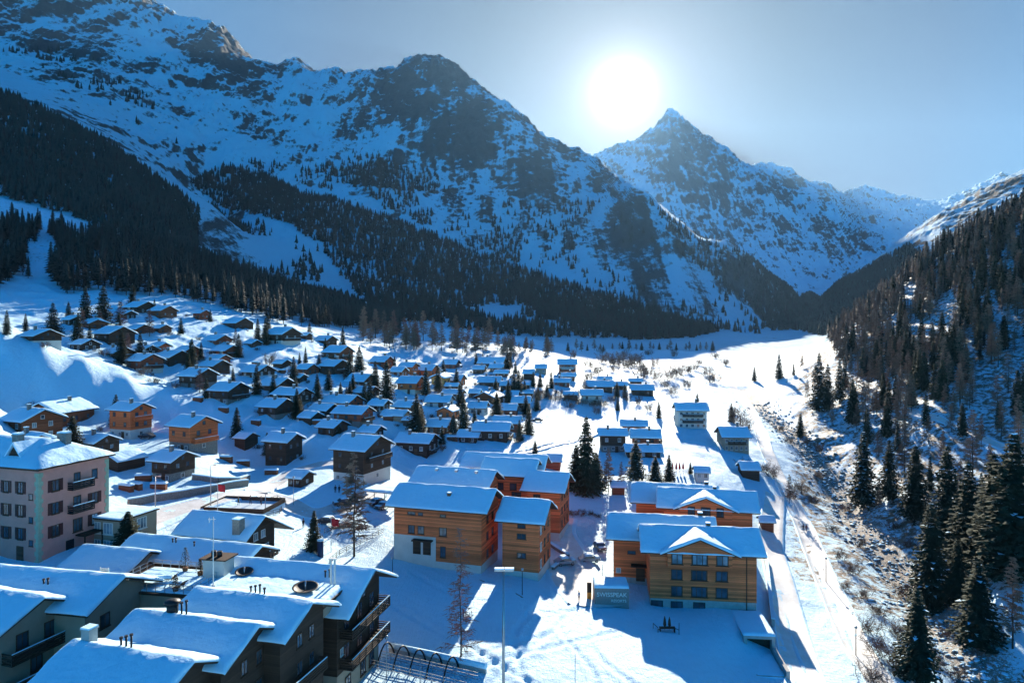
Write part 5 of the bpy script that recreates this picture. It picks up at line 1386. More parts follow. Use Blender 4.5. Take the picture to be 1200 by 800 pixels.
for (cm, tm) in SPR[:3]:
    mb = None; me = cm.copy(); me.name = 'spruce_tree'
    SM_.append((me, tm))
def joined(cm, tm, name, mats):
    nv = len(cm.vertices); me = bpy.data.meshes.new(name)
    v = [tuple(x.co) for x in cm.vertices] + [tuple(x.co) for x in tm.vertices]
    f = [tuple(p.vertices) for p in cm.polygons] + [tuple(i + nv for i in p.vertices) for p in tm.polygons]
    me.from_pydata(v, [], f); me.polygons.foreach_set('material_index', [p.material_index for p in cm.polygons] + [len(mats) - 1] * len(tm.polygons)); me.update()
    for m in mats: me.materials.append(m)
    return me
lite = [joined(spruce_mesh(300 + i, 16, 2.7, .8, .0, .1, .8), trunk_mesh(14, .22, 40 + i), 'spruce_tree', [M['spruce'], M['snow'], M['bark']]) for i in range(4)]
litel = [joined(larch_mesh(320 + i, 15, 2.2, 'larch', .8), trunk_mesh(14.4, .18, 50 + i), 'larch_tree', [M['larch'], M['bark']]) for i in range(4)]
for i in pick:
    L = bool(lar[i]); me = (litel if L else lite)[i % 4]
    o = bpy.data.objects.new('larch_tree' if L else 'spruce_tree', me); COL.objects.link(o); o.location = q[i] - np.array([0, 0, .2]); k = hs[i] / (15 if L else 16)
    o.scale = (k * 1.05, k * 1.05, k); o.rotation_euler = (0, 0, float(i) * 1.7)
    tag(o, 'brown grey larch in the dense wood on the steep right bank' if L else 'dark green spruce in the dense wood on the steep right bank', 'tree', 'larches in the wood on the right bank' if L else 'spruces in the wood on the right bank')
wood('forest', q[rest], hs[rest], lar[rest], 'upper part of the dense wood on the steep right bank', 'slopelarch', True)
# sparse trees lower on the right bank
spots = [(1000,478,30),(1010,470,34),(1024,488,30),(1035,478,36),(1050,500,34),(1068,482,38),(1085,498,34),(1100,470,36),(1118,488,30),(1016,520,40),(1030,540,34),(1004,505,30),(1052,530,34),(946,470,22),(955,455,26),(990,455,34),(975,500,26),(1088,520,30),(930,440,14),(940,432,16),(1150,520,30),(1170,500,26),(1105,545,36),(1125,590,46),(1150,610,50),(1180,590,50),(1160,560,36),(1090,575,36),(1030,600,30)]
for i, (px, py, h) in enumerate(spots):
    k = 'l' if i % 3 else 's'
    plant(k, px, py, py - h * 1.15, ('thin bare larch' if k == 'l' else 'thin dark spruce') + ' on the open scrubby part of the right bank', .8, ('thin larches' if k == 'l' else 'thin spruces') + ' on the open right bank')
# bare bushes
BU = [bush_mesh(i, 1.6, 1.7 + .4 * (i % 2)) for i in range(4)]
def bush(px, py, w, label, group=None, mat=None, D=None, hk=1.0):
    p = P(px, py, D); k = w * 1.2 * p.y / F / 3.0
    o = bpy.data.objects.new('bush', BU[random.randrange(4)]); COL.objects.link(o); o.location = p; o.scale = (k, k, k * hk); o.rotation_euler = (0, 0, random.random() * 6)
    return tag(o, label, 'bush', group)
for px, py, w in [(1035,772,44),(1018,742,30),(1050,745,34),(1030,720,24),(1012,700,20),(1000,672,22),(985,655,18),(1022,800,40),(1052,790,34),(990,690,18),(1060,700,24),(975,622,16),(952,590,16),(938,575,22),(928,585,18),(960,560,16),(992,600,16),(1008,640,18),(905,560,18),(898,553,22),(880,556,18),(870,545,14),(1085,770,20),(1100,780,24),(1120,795,26),(1065,640,20),(1048,620,18),(1110,745,18),(945,520,14),(960,530,16),(915,505,14),(925,520,14)]:
    bush(px, py, w, 'bare brown bush along the boulder stream and its banks', 'bare bushes along the stream')
for px, py, w in [(866,497,24),(872,505,20),(860,485,14),(806,437,16),(795,442,18),(785,445,20),(770,446,16),(760,440,16),(820,428,10),(815,434,10)]:
    bush(px, py, w, 'dense brown thicket bush on the sunny flat behind the houses', 'thicket bushes on the sunny flat', hk=1.3)
for px, py, w in [(645,600,18),(655,603,20),(668,604,20),(680,604,18),(692,603,14),(700,606,12)]:
    bush(px, py, w, 'dark hedge bush behind the hotel parking lane', 'hedge bushes behind the parking lane', hk=.6)
for px, py, w in [(640,467,18),(650,469,18),(660,469,18),(670,470,18),(682,474,18),(695,476,18),(706,476,18),(628,466,16),(718,470,14),(634,462,14),(655,462,14),(676,462,12)]:
    bush(px, py, w, 'dark hedge bush in front of the farm houses', 'farm hedge bushes', hk=.7)
for px, py, w in [(705,425,10),(715,428,12),(728,424,9),(742,430,12),(752,436,10),(768,430,9),(838,420,8),(850,428,9),(690,432,9),(835,448,12),(700,440,12),(690,446,9),(720,436,8),(732,418,7),(760,416,7),(790,418,7),(705,414,7),(672,420,8),(735,470,9),(748,474,8),(700,485,8),(668,478,8),(760,482,8),(745,428,12),(735,433,12),(728,430,10),(752,444,12),(780,455,9),(790,462,9),(805,455,9),(830,440,10),(720,428,10)]:
    bush(px, py, w * 1.5, 'small brown bush scattered on the white valley floor', 'scattered bushes of the valley floor', hk=1.3)
for i, px in enumerate(range(668, 838, 7)):
    py = 411 - (px - 668) * .03 + rs_.uniform(-2, 2); plant('l' if i % 3 else 's', px + rs_.uniform(-3, 3), py, py - rs_.uniform(7, 14), ('brown larch' if i % 3 else 'dark spruce') + ' in the sparse line along the far valley floor', 1.3, ('larches' if i % 3 else 'spruces') + ' along the far valley floor')
bush(315, 427, 16, 'round bare tree like bush on the upper snow patch', None, hk=1.4)
for px, py, w in [(137,421,16),(122,417,14),(152,431,18),(168,440,16),(182,449,14)]:
    bush(px, py, w, 'brown hedge bush on the knoll rim before the chalets', 'hedge bushes on the knoll rim')
for px, py, w in [(398,600,20),(412,615,26),(402,617,18)]:
    bush(px, py, w, 'brown shrub bed beside the square', 'shrubs beside the square', hk=.5)
rs_ = random.Random(77)
for root, D0, B in VILLAGE:
    if not (175 < D0 < 420) or root.location.x > 20: continue
    for sg in (-1, 1):
        if rs_.random() < .62:
            o = bpy.data.objects.new('bush', BU[rs_.randrange(4)]); COL.objects.link(o)
            x = root.location.x + sg * (B.L / 2 + rs_.uniform(1.5, 3)); y = root.location.y - rs_.uniform(0, 6); k = rs_.uniform(.6, 1.3)
            o.location = (x, y, gz(x, y)); o.scale = (k, k, k); o.rotation_euler = (0, 0, rs_.random() * 6); tag(o, 'bare brown garden bush beside a village chalet', 'bush', 'garden bushes of the village')
        if rs_.random() < .30:
            x = root.location.x + sg * (B.L / 2 + rs_.uniform(2, 4)); y = root.location.y + rs_.uniform(-4, 6); t = thing('spruce_tree', 'dark garden spruce beside a village chalet', 'tree', (x, y, gz(x, y)), rs_.random() * 6, 'garden spruces of the village')
            k = rs_.uniform(.35, .75); t.scale = (k * 1.25, k * 1.25, k); me, tr = SPR[rs_.randrange(5)]; inst('trunk', tr, t, (0, 0, 0)); inst('crown', me, t, (0, 0, 0))
# boulders of the stream bed
g = np.random.default_rng(21); rv = []
for k in range(3600):
    i = g.integers(0, len(_RV) - 1); tt = g.random(); c = _RV[i] * (1 - tt) + _RV[i + 1] * tt
    rv.append((c[0] + g.normal() * 3.6, c[1] + g.normal() * 3.6))
rv = np.array(rv); rv = rv[(rv[:, 1] > 60) & (rv[:, 1] < 330)]
px = 600 + rv[:, 0] / rv[:, 1] * F; zz = ground(px, rv[:, 1]); nb = len(rv)
base = np.array([(1,0,0),(-1,0,0),(0,1,0),(0,-1,0),(0,0,1),(0,0,-1)], float); of = np.array([(0,2,4),(2,1,4),(1,3,4),(3,0,4),(2,0,5),(1,2,5),(3,1,5),(0,3,5)])
mid = {}; vs = [tuple(v) for v in base]; fs = []
def mp(a, b):
    k = (min(a, b), max(a, b))
    if k not in mid: m = (np.array(vs[a]) + np.array(vs[b])); m /= np.linalg.norm(m); mid[k] = len(vs); vs.append(tuple(m))
    return mid[k]
for a, b, c in of: x, y, z = mp(a, b), mp(b, c), mp(c, a); fs += [(a, x, z), (x, b, y), (z, y, c), (x, y, z)]
vs = np.array(vs); fs = np.array(fs)
sc = (.16 + .55 * g.random(nb) ** 3)[:, None, None] * g.uniform(.6, 1.4, (nb, 1, 3)) * np.array([1, 1, .7])
V = vs[None] * sc * g.uniform(.8, 1.2, (nb, len(vs), 1)) + np.stack([rv[:, 0], rv[:, 1], zz], -1)[:, None]
me = np_mesh('boulders', V.reshape(-1, 3), (fs[None] + (np.arange(nb) * len(vs))[:, None, None]).reshape(-1, 3))
m_, nt_, b_ = material('boulder', .9, .2); gg = N(nt_, 'ShaderNodeNewGeometry'); sp_ = N(nt_, 'ShaderNodeSeparateXYZ'); nt_.links.new(gg.outputs['Normal'], sp_.inputs[0])
nz_ = noise(nt_, 1.2, 4, .6, gg.outputs['Position'])
k_ = mth(nt_, 'MULTIPLY', mth(nt_, 'SUBTRACT', mth(nt_, 'ADD', sp_.outputs[2], mth(nt_, 'MULTIPLY', nz_, 1.3)), 1.35), 8.0, clamp=True)
nt_.links.new(mixc(nt_, k_, ramp(nt_, nz_, [(.3, (.09, .08, .07)), (.7, (.34, .30, .25))]), SNOWC), b_.inputs['Base Color'])
tag(new_obj('boulders', me, m_), 'boulders and stones filling the bed of the stream', 'boulders', None, 'stuff')
# ================================================================== ROADS, PEOPLE, SMALL THINGS
def m_road(name, col, col2):
    m, nt, b = material(name, .7, .2); p = N(nt, 'ShaderNodeNewGeometry').outputs['Position']
    f = mth(nt, 'ADD', mth(nt, 'MULTIPLY', noise(nt, .5, 5, .65, p), .6), mth(nt, 'MULTIPLY', noise(nt, 3, 5, .7, p), .4))
    nt.links.new(ramp(nt, f, [(.36, col), (.62, col2)]), b.inputs['Base Color']); bump(nt, b, f, .4, .15); return m
M['track'] = m_road('packed_snow_track', (.60, .60, .56), (.72, .76, .76))
M['street'] = m_road('gritted_snow_street', (.40, .42, .42), (.60, .63, .64))
def ribbon(name, pts, w, mat, lift=.10, step=1.2):
    q = [P(a, b) if len(r) == 0 else P(a, b, r[0]) for a, b, *r in pts]
    xy = np.array([(p.x, p.y) for p in q]); d = np.concatenate([[0], np.cumsum(np.hypot(*np.diff(xy, axis=0).T))])
    n = int(d[-1] / step) + 2; t = np.linspace(0, d[-1], n); X = np.interp(t, d, xy[:, 0]); Y = np.interp(t, d, xy[:, 1])
    for _ in range(6): X[1:-1] = (X[:-2] + 2 * X[1:-1] + X[2:]) / 4; Y[1:-1] = (Y[:-2] + 2 * Y[1:-1] + Y[2:]) / 4
    tx, ty = np.gradient(X), np.gradient(Y); L = np.hypot(tx, ty) + 1e-9; nx, ny = ty / L, -tx / L
    us = np.array([-.62, -.56, -.5, -.3, 0, .3, .5, .56, .62]); berm = np.array([-.25, .28, .06, 0, 0, 0, .06, .28, -.25])
    V = []
    XX = X[:, None] + nx[:, None] * us[None] * w; YY = Y[:, None] + ny[:, None] * us[None] * w
    GZ = ground(600 + XX / YY * F, YY); cz = GZ[:, 4].copy()
    for _ in range(4): cz[1:-1] = (cz[:-2] + 2 * cz[1:-1] + cz[2:]) / 4
    for i in range(n):
        for jj_, (u, bb) in enumerate(zip(us, berm)):
            x, y, g0 = float(XX[i, jj_]), float(YY[i, jj_]), float(GZ[i, jj_])
            z = max(g0 + lift, cz[i] * .6 + g0 * .4 + lift) if abs(u) <= .5 else g0 + lift + bb
            V.append((x, y, z))
    k = len(us); Fc = [(i * k + j, i * k + j + 1, (i + 1) * k + j + 1, (i + 1) * k + j) for i in range(n - 1) for j in range(k - 1)]
    mi = [1 if j in (0, 1, k - 3, k - 2) else 0 for i in range(n - 1) for j in range(k - 1)]
    me = bpy.data.meshes.new(name); me.from_pydata(V, [], Fc); me.polygons.foreach_set('material_index', mi); me.polygons.foreach_set('use_smooth', [True] * len(Fc)); me.update(); fix_normals(me)
    return tag(new_obj(name, me, [M[mat], M['snow']]), kind='structure')
ribbon('walking_track', [(1040,815),(1003,755),(978,700),(958,655),(942,615),(925,583),(909,552),(898,527),(891,503),(880,480),(868,462),(850,447),(830,437)], 4.2, 'track')
ribbon('service_road', [(948,815),(932,760),(920,705),(910,665),(903,640),(905,610),(908,580)], 5.0, 'track')
ribbon('forest_path', [(985,430),(1005,445),(1035,468),(1080,488),(1130,505),(1200,532),(1240,550)], 2.6, 'track', .14)
ribbon('village_street', [(130,630),(165,612),(205,598),(255,585),(300,577),(335,588),(352,600),(380,603),(410,592),(432,580),(455,566)], 6.0, 'street')
ribbon('side_street', [(300,577),(322,566),(345,552),(372,545),(398,541),(420,560)], 4.5, 'street', .12)
ribbon('parking_lane', [(700,712),(680,690),(668,665),(655,640),(645,622),(650,605)], 9.0, 'track', .12)
ribbon('field_path', [(700,508),(690,512),(660,520),(630,527),(600,535)], 2.0, 'street', .12)
# -------------------------------------------------------------- people
def person(pos, face, label, jacket, legs=(.02, .02, .03), stride=.12, group=None, carry=None):
    jm = m_plain('jacket_fabric', jacket, .8, .15); lm = m_plain('trouser_fabric', legs, .85, .15); sk = m_plain('skin', (.45, .27, .19), .6, .05)
    s = stride
    J = [(0,0,.93),(0,0,1.12),(0,.01,1.36),(0,.02,1.48),(0,.03,1.60),(0,.03,1.74),
         (-.1,0,.9),(-.11,s,.5),(-.11,s*.6,.09),(-.11,s*.6+.13,.05),(.1,0,.9),(.11,-s*.6,.5),(.11,-s*1.4,.10),(.11,-s*1.4+.13,.05),
         (-.2,.0,1.40),(-.27,-s*.5,1.12),(-.27,.06,.88),(-.27,.09,.79),(.2,.0,1.40),(.27,s*.5,1.12),(.27,.12,.90),(.27,.15,.81)]
    E = [(0,1),(1,2),(2,3),(3,4),(4,5),(0,6),(6,7),(7,8),(8,9),(0,10),(10,11),(11,12),(12,13),(2,14),(14,15),(15,16),(16,17),(2,18),(18,19),(19,20),(20,21)]
    rad = [.155,.15,.17,.065,.10,.09,.10,.075,.05,.04,.10,.075,.05,.04,.075,.058,.045,.04,.075,.058,.045,.04]
    me = bpy.data.meshes.new('person'); me.from_pydata(J, E, []); o = bpy.data.objects.new('tmp', me); COL.objects.link(o)
    sm = o.modifiers.new('skin', 'SKIN'); sv = me.skin_vertices[0].data
    for i, r in enumerate(rad): sv[i].radius = (r, r)
    sv[0].use_root = True
    o.modifiers.new('sub', 'SUBSURF').levels = 1
    dg = bpy.context.evaluated_depsgraph_get(); m2 = bpy.data.meshes.new_from_object(o.evaluated_get(dg)); bpy.data.objects.remove(o)
    m2.name = 'person'; m2.materials.clear()
    for m in (jm, lm, sk): m2.materials.append(m)
    mi = [(2 if (p.center.z > 1.49 or (abs(p.center.x) > .2 and p.center.z < .86)) else (0 if p.center.z > .86 else 1)) for p in m2.polygons]
    m2.polygons.foreach_set('material_index', mi); m2.polygons.foreach_set('use_smooth', [True] * len(mi))
    t = bpy.data.objects.new('person', m2); COL.objects.link(t); t.location = pos; t.rotation_euler = (0, 0, face)
    tag(t, label, 'person', group)
    mb = MB(); mb.tube([(0, .02, 1.68), (0, .02, 1.76), (0, .02, 1.83), (0, .02, 1.86)], [.118, .115, .08, .02], 10); mb.build('hat', lm, t)
    return t
pp = P(941.5, 622); person(pp, 2.9, 'person in dark clothes walking on the left of the pair on the track', (.04, .02, .03))
pp = P(945, 622.5); person(pp, 2.9, 'person in dark red jacket walking on the right of the pair on the track', (.16, .03, .03), stride=-.12)
person(P(355.5, 618), 1.0, 'person in black standing alone on the village street', (.015, .015, .02), stride=.03)
person(P(678.5, 704), .5, 'person in pale jacket standing by the orange and dark pillar', (.55, .45, .45), (.05, .04, .05), .02)
# -------------------------------------------------------------- ice rink
rk = thing('ice_rink', 'white ice rink with dark boards beside the village street', 'ice rink', P(286, 594), R(-8))
rz_ = rk.location.z; RL, RW = 13.0, 9.0
mb = MB(); mb.box(-RL / 2, -RW / 2, -1.0, RL / 2, RW / 2, .22); o = mb.build('ice', m_plain('ice', (.66, .78, .84), .25, .05), rk)
mb = MB()
for a, b in (((-RL/2,-RW/2),(RL/2,-RW/2)),((RL/2,-RW/2),(RL/2,RW/2)),((RL/2,RW/2),(-RL/2,RW/2)),((-RL/2,RW/2),(-RL/2,-RW/2))):
    mb.obox((a[0], a[1], .55), (b[0], b[1], .55), .08, .9)
mb.build('boards', M['trim'], rk)
for u, v, jk, lab in ((-1.5, .5, (.03, .05, .03), 'skater in dark green on the left of the ice rink'), (.6, 1.4, (.02, .02, .03), 'skater in black in the middle of the ice rink'), (3.0, 1.2, (.03, .03, .05), 'skater in dark blue on the right of the ice rink')):
    c, q_ = math.cos(R(-8)), math.sin(R(-8)); person(rk.location + Vector((u * c - v * q_, u * q_ + v * c, .22)), u, lab, jk, stride=.1)
person(P(393, 577.5), .3, 'left person of the two on the shaded snow above the square', (.02, .02, .03), stride=.02)
person(P(397.5, 577.5), .6, 'right person of the two on the shaded snow above the square', (.03, .02, .02), stride=.02)
# -------------------------------------------------------------- poles, lamps, flags
def pole(px, py, top, label, cat='pole', name='pole', head=None, r=.09, mat='metal', D=None):
    p = P(px, py, D); h = (py - top) * p.y / F; t = thing(name, label, cat, p, 0)
    mb = MB(); mb.tube([(0, 0, -1), (0, 0, h)], [r * 1.2, r * .8], 8); mb.build('post', M[mat], t)
    if head == 'lamp':
        mb = MB(); mb.obox((0, 0, h), (.7, 0, h + .05), .07, .07); mb.build('arm', M[mat], t)
        mb = MB(); mb.box(.5, -.14, h - .02, 1.05, .14, h + .12); mb.build('lamp_head', M['metal'], t)
    if head == 'globe':
        mb = MB(); mb.tube([(0, 0, h - .05), (0, 0, h + .05), (0, 0, h + .3), (0, 0, h + .42)], [.08, .22, .22, .05], 10); mb.build('lamp_head', M['metal'], t)
    if head == 'flag':
        V = []; 
        for i in range(7):
            for j in range(5): V.append((.06 + .22 * i + .02 * j, .10 * math.sin(i * 1.2 + j * .5), h - .15 - j * .35 - .03 * i))
        me = MB().add(V, [(i * 5 + j, (i + 1) * 5 + j, (i + 1) * 5 + j + 1, i * 5 + j + 1) for i in range(6) for j in range(4)], 0, True).mesh('flag'); me.materials.append(M['redc'])
        o = inst('flag', me, t, (0, 0, 0)); md = o.modifiers.new('t', 'SOLIDIFY'); md.thickness = .02
    return t
pole(182, 606, 558, 'tall thin dark lamp post at the left end of the village street', 'street lamp', 'street_lamp', 'lamp')
pole(247, 593, 545, 'thin lamp post between dark stone wall and ice rink', 'street lamp', 'street_lamp', 'lamp')
pole(255, 604, 566, 'white flagpole with a red flag behind the big shaded roof', 'flagpole', 'flagpole', 'flag', .06, 'wframe')
pole(311, 606, 577, 'lamp post with a short arm at the right corner of the ice rink', 'street lamp', 'street_lamp', 'lamp')
pole(344, 592, 560, 'thin pole in front of the small kiosk', 'pole', 'pole', 'globe', .06)
pole(423, 596, 562, 'thin lamp post before the arcaded chalet', 'street lamp', 'street_lamp', 'lamp')
pole(388, 646, 606, 'thin flagpole with a hanging dark red flag right of the square spruce', 'flagpole', 'flagpole', 'flag', .05, 'wframe')
pole(460, 673, 655, 'short lamp post alone on the blue shaded snow slope', 'lamp post', 'lamp_post', 'globe', .06, 'black')
pole(612, 697, 668, 'short lamp post at the corner of the left timber hotel wing', 'lamp post', 'lamp_post', 'globe', .06, 'black')
pole(968, 682, 655, 'lamp post with round head beside the walking track', 'lamp post', 'lamp_post', 'globe', .07, 'black')
pole(1003, 768, 736, 'lamp post with round head at the lower end of the track', 'lamp post', 'lamp_post', 'globe', .07, 'black')
pole(453, 795, 748, 'thin lamp post behind the railing at the bottom', 'lamp post', 'lamp_post', 'globe', .05, 'metal')
pole(674, 812, 764, 'thin marker pole on the white snow at the bottom edge', 'pole', 'pole', None, .04)
pole(492, 812, 770, 'thin dark post behind the hoops at the bottom', 'pole', 'pole', None, .04)
pole(706, 682, 660, 'thin pole beside the left block of the lettered hotel', 'pole', 'pole', None, .05)
p = P(590, 830, 79.0); h = (830 - 676) * 79.0 / F
t = thing('floodlight_mast', 'tall grey floodlight mast with four snowy lamps in front of the snow field', 'floodlight', p, 0)
mb = MB(); mb.tube([(0, 0, -1.5), (0, 0, h)], [.20, .12], 10); mb.build('post', M['metal'], t)
mb = MB(); mb.obox((-.9, 0, h), (1.1, .2, h), .1, .1); mb.build('crossbar', M['metal'], t)
for i, u in enumerate((-.75, -.2, .4, .95)):
    mb = MB(); mb.box(u - .26, -.3, h + .04, u + .26, .25, h + .26, 0); mb.box(u - .27, -.31, h + .26, u + .27, .26, h + .38, 1); mb.build('floodlight_head', [M['metal'], M['snow']], t)
# -------------------------------------------------------------- lettered wall of the hotel
ps = P(717, 711); D_ = ps.y; k = D_ / F
t = thing('sign_wall', 'grey gabion wall with pale letters and snow on top before the timber hotel', 'sign wall', ps, R(-3))
sw, sh = 40 * k, 22 * k
mb = MB(); mb.box(-sw / 2, 0, -1.5, sw / 2, 4.5, sh); mb.build('wall', m_plain('gabion_stone', (.26, .23, .21), .9, .4, 5), t)
mb = snow_slab(-sw / 2 - .05, -.05, sw / 2 + .05, 4.5, sh, sh + .4, .25, 9); mb.build('snow', M['snow'], t)
m_lett = m_plain('pale_metal_letters', (.80, .78, .74), .5, .03)
for txt, sz, xx, zz_ in (('SWISSPEAK', 1.0, 0, sh * .56), ('RESORTS', .62, sw * .2, sh * .28)):
    cu = bpy.data.curves.new('letters', 'FONT'); cu.body = txt; cu.size = sz; cu.align_x = 'CENTER'; cu.extrude = .05
    o = bpy.data.objects.new('lettering', cu); COL.objects.link(o)
    dg = bpy.context.evaluated_depsgraph_get(); me = bpy.data.meshes.new_from_object(o.evaluated_get(dg)); bpy.data.objects.remove(o)
    me.materials.clear(); me.materials.append(m_lett); o = new_obj('lettering', me, None, t, (xx, -.06, zz_)); o.rotation_euler = (R(90), 0, 0)
pp = P(690.5, 702); t = thing('info_pillar', 'slim advertising pillar, dark above and orange below, left of the lettered wall', 'pillar', pp, 0)
hh = 20 * pp.y / F; mb = MB(); mb.box(-.38, -.12, hh * .42, .38, .12, hh); mb.build('dark_panel', M['dark'], t)
mb = MB(); mb.box(-.38, -.12, -.3, .38, .12, hh * .42); mb.build('orange_panel', M['orangep'], t)
# closed parasols and table in the shade before the hotel
def parasol(px, py, top, label, mat, group=None, r=.26):
    p = P(px, py); h = (py - top) * p.y / F; t = thing('parasol', label, 'parasol', p, 0, group)
    mb = MB(); mb.tube([(0, 0, -.4), (0, 0, h)], .04, 6); mb.build('pole', M['metal'], t)
    mb = MB(); mb.tube([(0, 0, h * .28), (0, 0, h * .38), (0, 0, h * .7), (0, 0, h * .97)], [.12, r, r * .7, .05], 9); mb.build('canopy', M[mat], t); return t
parasol(779, 738, 721, 'left closed dark parasol at the bench before the lettered hotel', 'dark'); parasol(784.5, 738, 722, 'right closed dark parasol at the bench before the lettered hotel', 'dark')
for i, x in enumerate((788, 792.5, 796.5, 800.5)): parasol(x, 553.5 - i * .2, 541, 'closed dark red parasol in the row of four beside the tower like cabin', 'redc', 'row of closed red parasols', .34)
pb = P(782, 740); t = thing('bench', 'dark bench table with end rails standing under the closed dark parasols', 'bench', pb, 0)
mb = MB(); mb.box(-1.2, -.4, .62, 1.2, .4, .7); mb.build('table_top', M['dark'], t)
for sx in (-1, 1):
    mb = MB(); mb.box(sx * 1.1 - .05, -.35, -.3, sx * 1.1 + .05, .35, .62); mb.build('leg', M['dark'], t)
    mb = MB(); mb.obox((sx * 1.6, -.8, 1.0), (sx * 2.0, .8, 1.0), .07, .07); mb.obox((sx * 1.6, -.8, -.2), (sx * 1.6, -.8, 1.0), .07, .07); mb.obox((sx * 2.0, .8, -.2), (sx * 2.0, .8, 1.0), .07, .07); mb.obox((sx * 1.2, -.3, .66), (sx * 1.6, -.8, .66), .06, .06); mb.build('side_rail', M['dark'], t)
# -------------------------------------------------------------- cars
def car(px, py, rz, label, col, snow=.0, D=None, L=4.2, z=None):
    p = P(px, py, D); p.z = z if z is not None else p.z + .12
    t = thing('parked_car', label, 'car', p, rz); cm = m_plain('car_paint', col, .3, .05, 3, .6)
    w = .87; prof = [(-L/2, .35), (-L/2, .78), (-L/2+.15, .88), (-L*.27, .93), (-L*.13, 1.38), (L*.20, 1.44), (L*.42, 1.0), (L/2-.03, .92), (L/2, .7), (L/2, .35)]
    mb = MB(); mb.prism(prof, 'y', -w, w); b = mb.build('body', cm, t); fix_normals(b.data); bv = b.modifiers.new('b', 'BEVEL'); bv.width = .07; bv.segments = 2
    for sg in (-1, 1):
        mb = MB(); mb.prism([(-L*.24, .96), (-L*.12, 1.33), (L*.19, 1.38), (L*.37, 1.0)], 'y', sg * w - .01, sg * (w + .015)); mb.build('side_window', M['glass'], t)
    mb = MB(); mb.add([(-L*.268, -.7, .96), (-L*.268, .7, .96), (-L*.137, .66, 1.36), (-L*.137, -.66, 1.36)], [(0, 1, 2, 3)]); o = mb.build('windscreen', M['glass'], t); o.location = (-.03, 0, .02)
    for sx in (-.3, .3):
        for sg in (-1, 1):
            mb = MB(); mb.tube([(sx * L, sg * (w - .18), .32), (sx * L, sg * (w + .02), .32)], .32, 14); wh = mb.build('wheel', M['black'], t)
            mb = MB(); mb.tube([(sx * L, sg * (w + .02), .32), (sx * L, sg * (w + .035), .32)], .18, 10); mb.build('rim', M['metal'], wh)
    for sg in (-1, 1): mb = MB(); mb.box(-L/2 - .02, sg * .6 - .18, .62, -L/2 + .06, sg * .6 + .18, .76); mb.build('headlight', M['wframe'], t)
    if snow:
        mb = snow_slab(-L*.13, -w + .05, L*.24, w - .05, 1.44, 1.44 + snow, .18, 3, .4); mb.build('roof_snow', M['snow'], t)
        mb = snow_slab(-L/2 + .1, -w + .1, -L*.27, w - .1, .92, .92 + snow * .8, .15, 4, .4); mb.build('bonnet_snow', M['snow'], t)
    return t
car(662, 662, R(200), 'car under thick snow on the left of the hotel parking lane', (.30, .31, .33), .3)
car(690.5, 659, R(190), 'snow covered car on the right of the hotel parking lane', (.35, .36, .38), .3)
car(703, 644, R(100), 'small dark car beside the left block of the lettered hotel', (.05, .05, .06), .15)
car(172, 514, R(-10), 'black car parked beside the light timber chalet', (.012, .012, .014), 0)
car(441, 592, R(60), 'dark blue car left under the carport of the timber hotel', (.015, .02, .035), .08)
car(449, 596, R(60), 'dark car right under the carport of the timber hotel', (.02, .02, .022), .08)
car(385, 614, R(170), 'dark car parked right of the square spruce', (.03, .02, .02), .05)
car(402, 592, R(30), 'dark car on the shaded edge of the square', (.02, .02, .03), .12)
car(597, 489 + 9, R(5), 'snow free dark car at the edge of the open snow field', (.02, .025, .03), .15)
car(630, 494, R(5), 'dark car by the heap on the open snow field', (.03, .03, .03), .2)
car(112, 572, R(20), 'dark car between the pink hotel and the black barn', (.02, .02, .025), .2)
car(792, 491, R(80), 'red car beside the white balcony house', (.12, .015, .015), .12)
# carport
pc_ = P(450, 588); t = thing('carport', 'flat snowy carport on thin posts at the left end of the timber hotel', 'carport', pc_, R(-20))
mb = MB(); mb.box(-4.2, -2.2, 2.5, 4.2, 3.4, 2.75); mb.build('roof', M['white'], t)
mb = snow_slab(-4.2, -2.2, 4.2, 3.4, 2.75, 3.1, .3, 12); mb.build('snow', M['snow'], t)
for x in (-3.9, -1.3, 1.3, 3.9):
    for y in (-2.0, 3.1): mb = MB(); mb.box(x - .08, y - .08, -1, x + .08, y + .08, 2.5); mb.build('post', M['white'], t)
# blue wrapped column by the square spruce
pp = P(375.5, 652); t = thing('column', 'dark blue column with a snow cap right of the square spruce', 'column', pp, 0)
mb = MB(); mb.tube([(0, 0, -.5), (0, 0, 2.9)], .55, 12); mb.build('shaft', m_plain('blue_board', (.012, .03, .08), .6, .15), t)
mb = MB(); mb.tube([(0, 0, 2.9), (0, 0, 3.1), (0, 0, 3.2)], [.62, .55, .2], 12); mb.build('cap', M['snow'], t)
# stone walls, railings
def wall_run(name, label, pts, h, th=.5, mat='stone', cap=True, cat='wall'):
    q = [P(a, b) for a, b in pts]; t = thing(name, label, cat, q[0], 0); mb = MB(); ms = MB(); o0 = q[0]
    dense = []
    for a, b in zip(q[:-1], q[1:]):
        n = max(1, int((b - a).length / 2.0))
        for i in range(n): x = a.lerp(b, i / n); dense.append(Vector((x.x, x.y, gz(x.x, x.y))))
    dense.append(q[-1])
    for a, b in zip(dense[:-1], dense[1:]):
        a = a - o0; b = b - o0; e = (b - a).normalized() * .02
        z0 = Vector((0, 0, h / 2 - .4)); mb.obox(a + z0, b + z0 + e, th, h + .8)
        if cap: z1 = Vector((0, 0, h + .12)); ms.obox(a + z1, b + z1 + e, th * 1.25, .24)
    mb.build('stonework' if mat == 'stone' else 'panel', M[mat], t)
    if cap: ms.build('snow_cap', M['snow'], t)
    return t
wall_run('stone_wall', 'long dark stone wall above the left part of the village street', [(150,594),(180,588),(215,583),(255,576),(290,570)], 1.5)
wall_run('stone_wall', 'dark stone wall curving along the snowy bank above the street', [(225,562),(255,566),(280,566),(292,562)], 1.2)
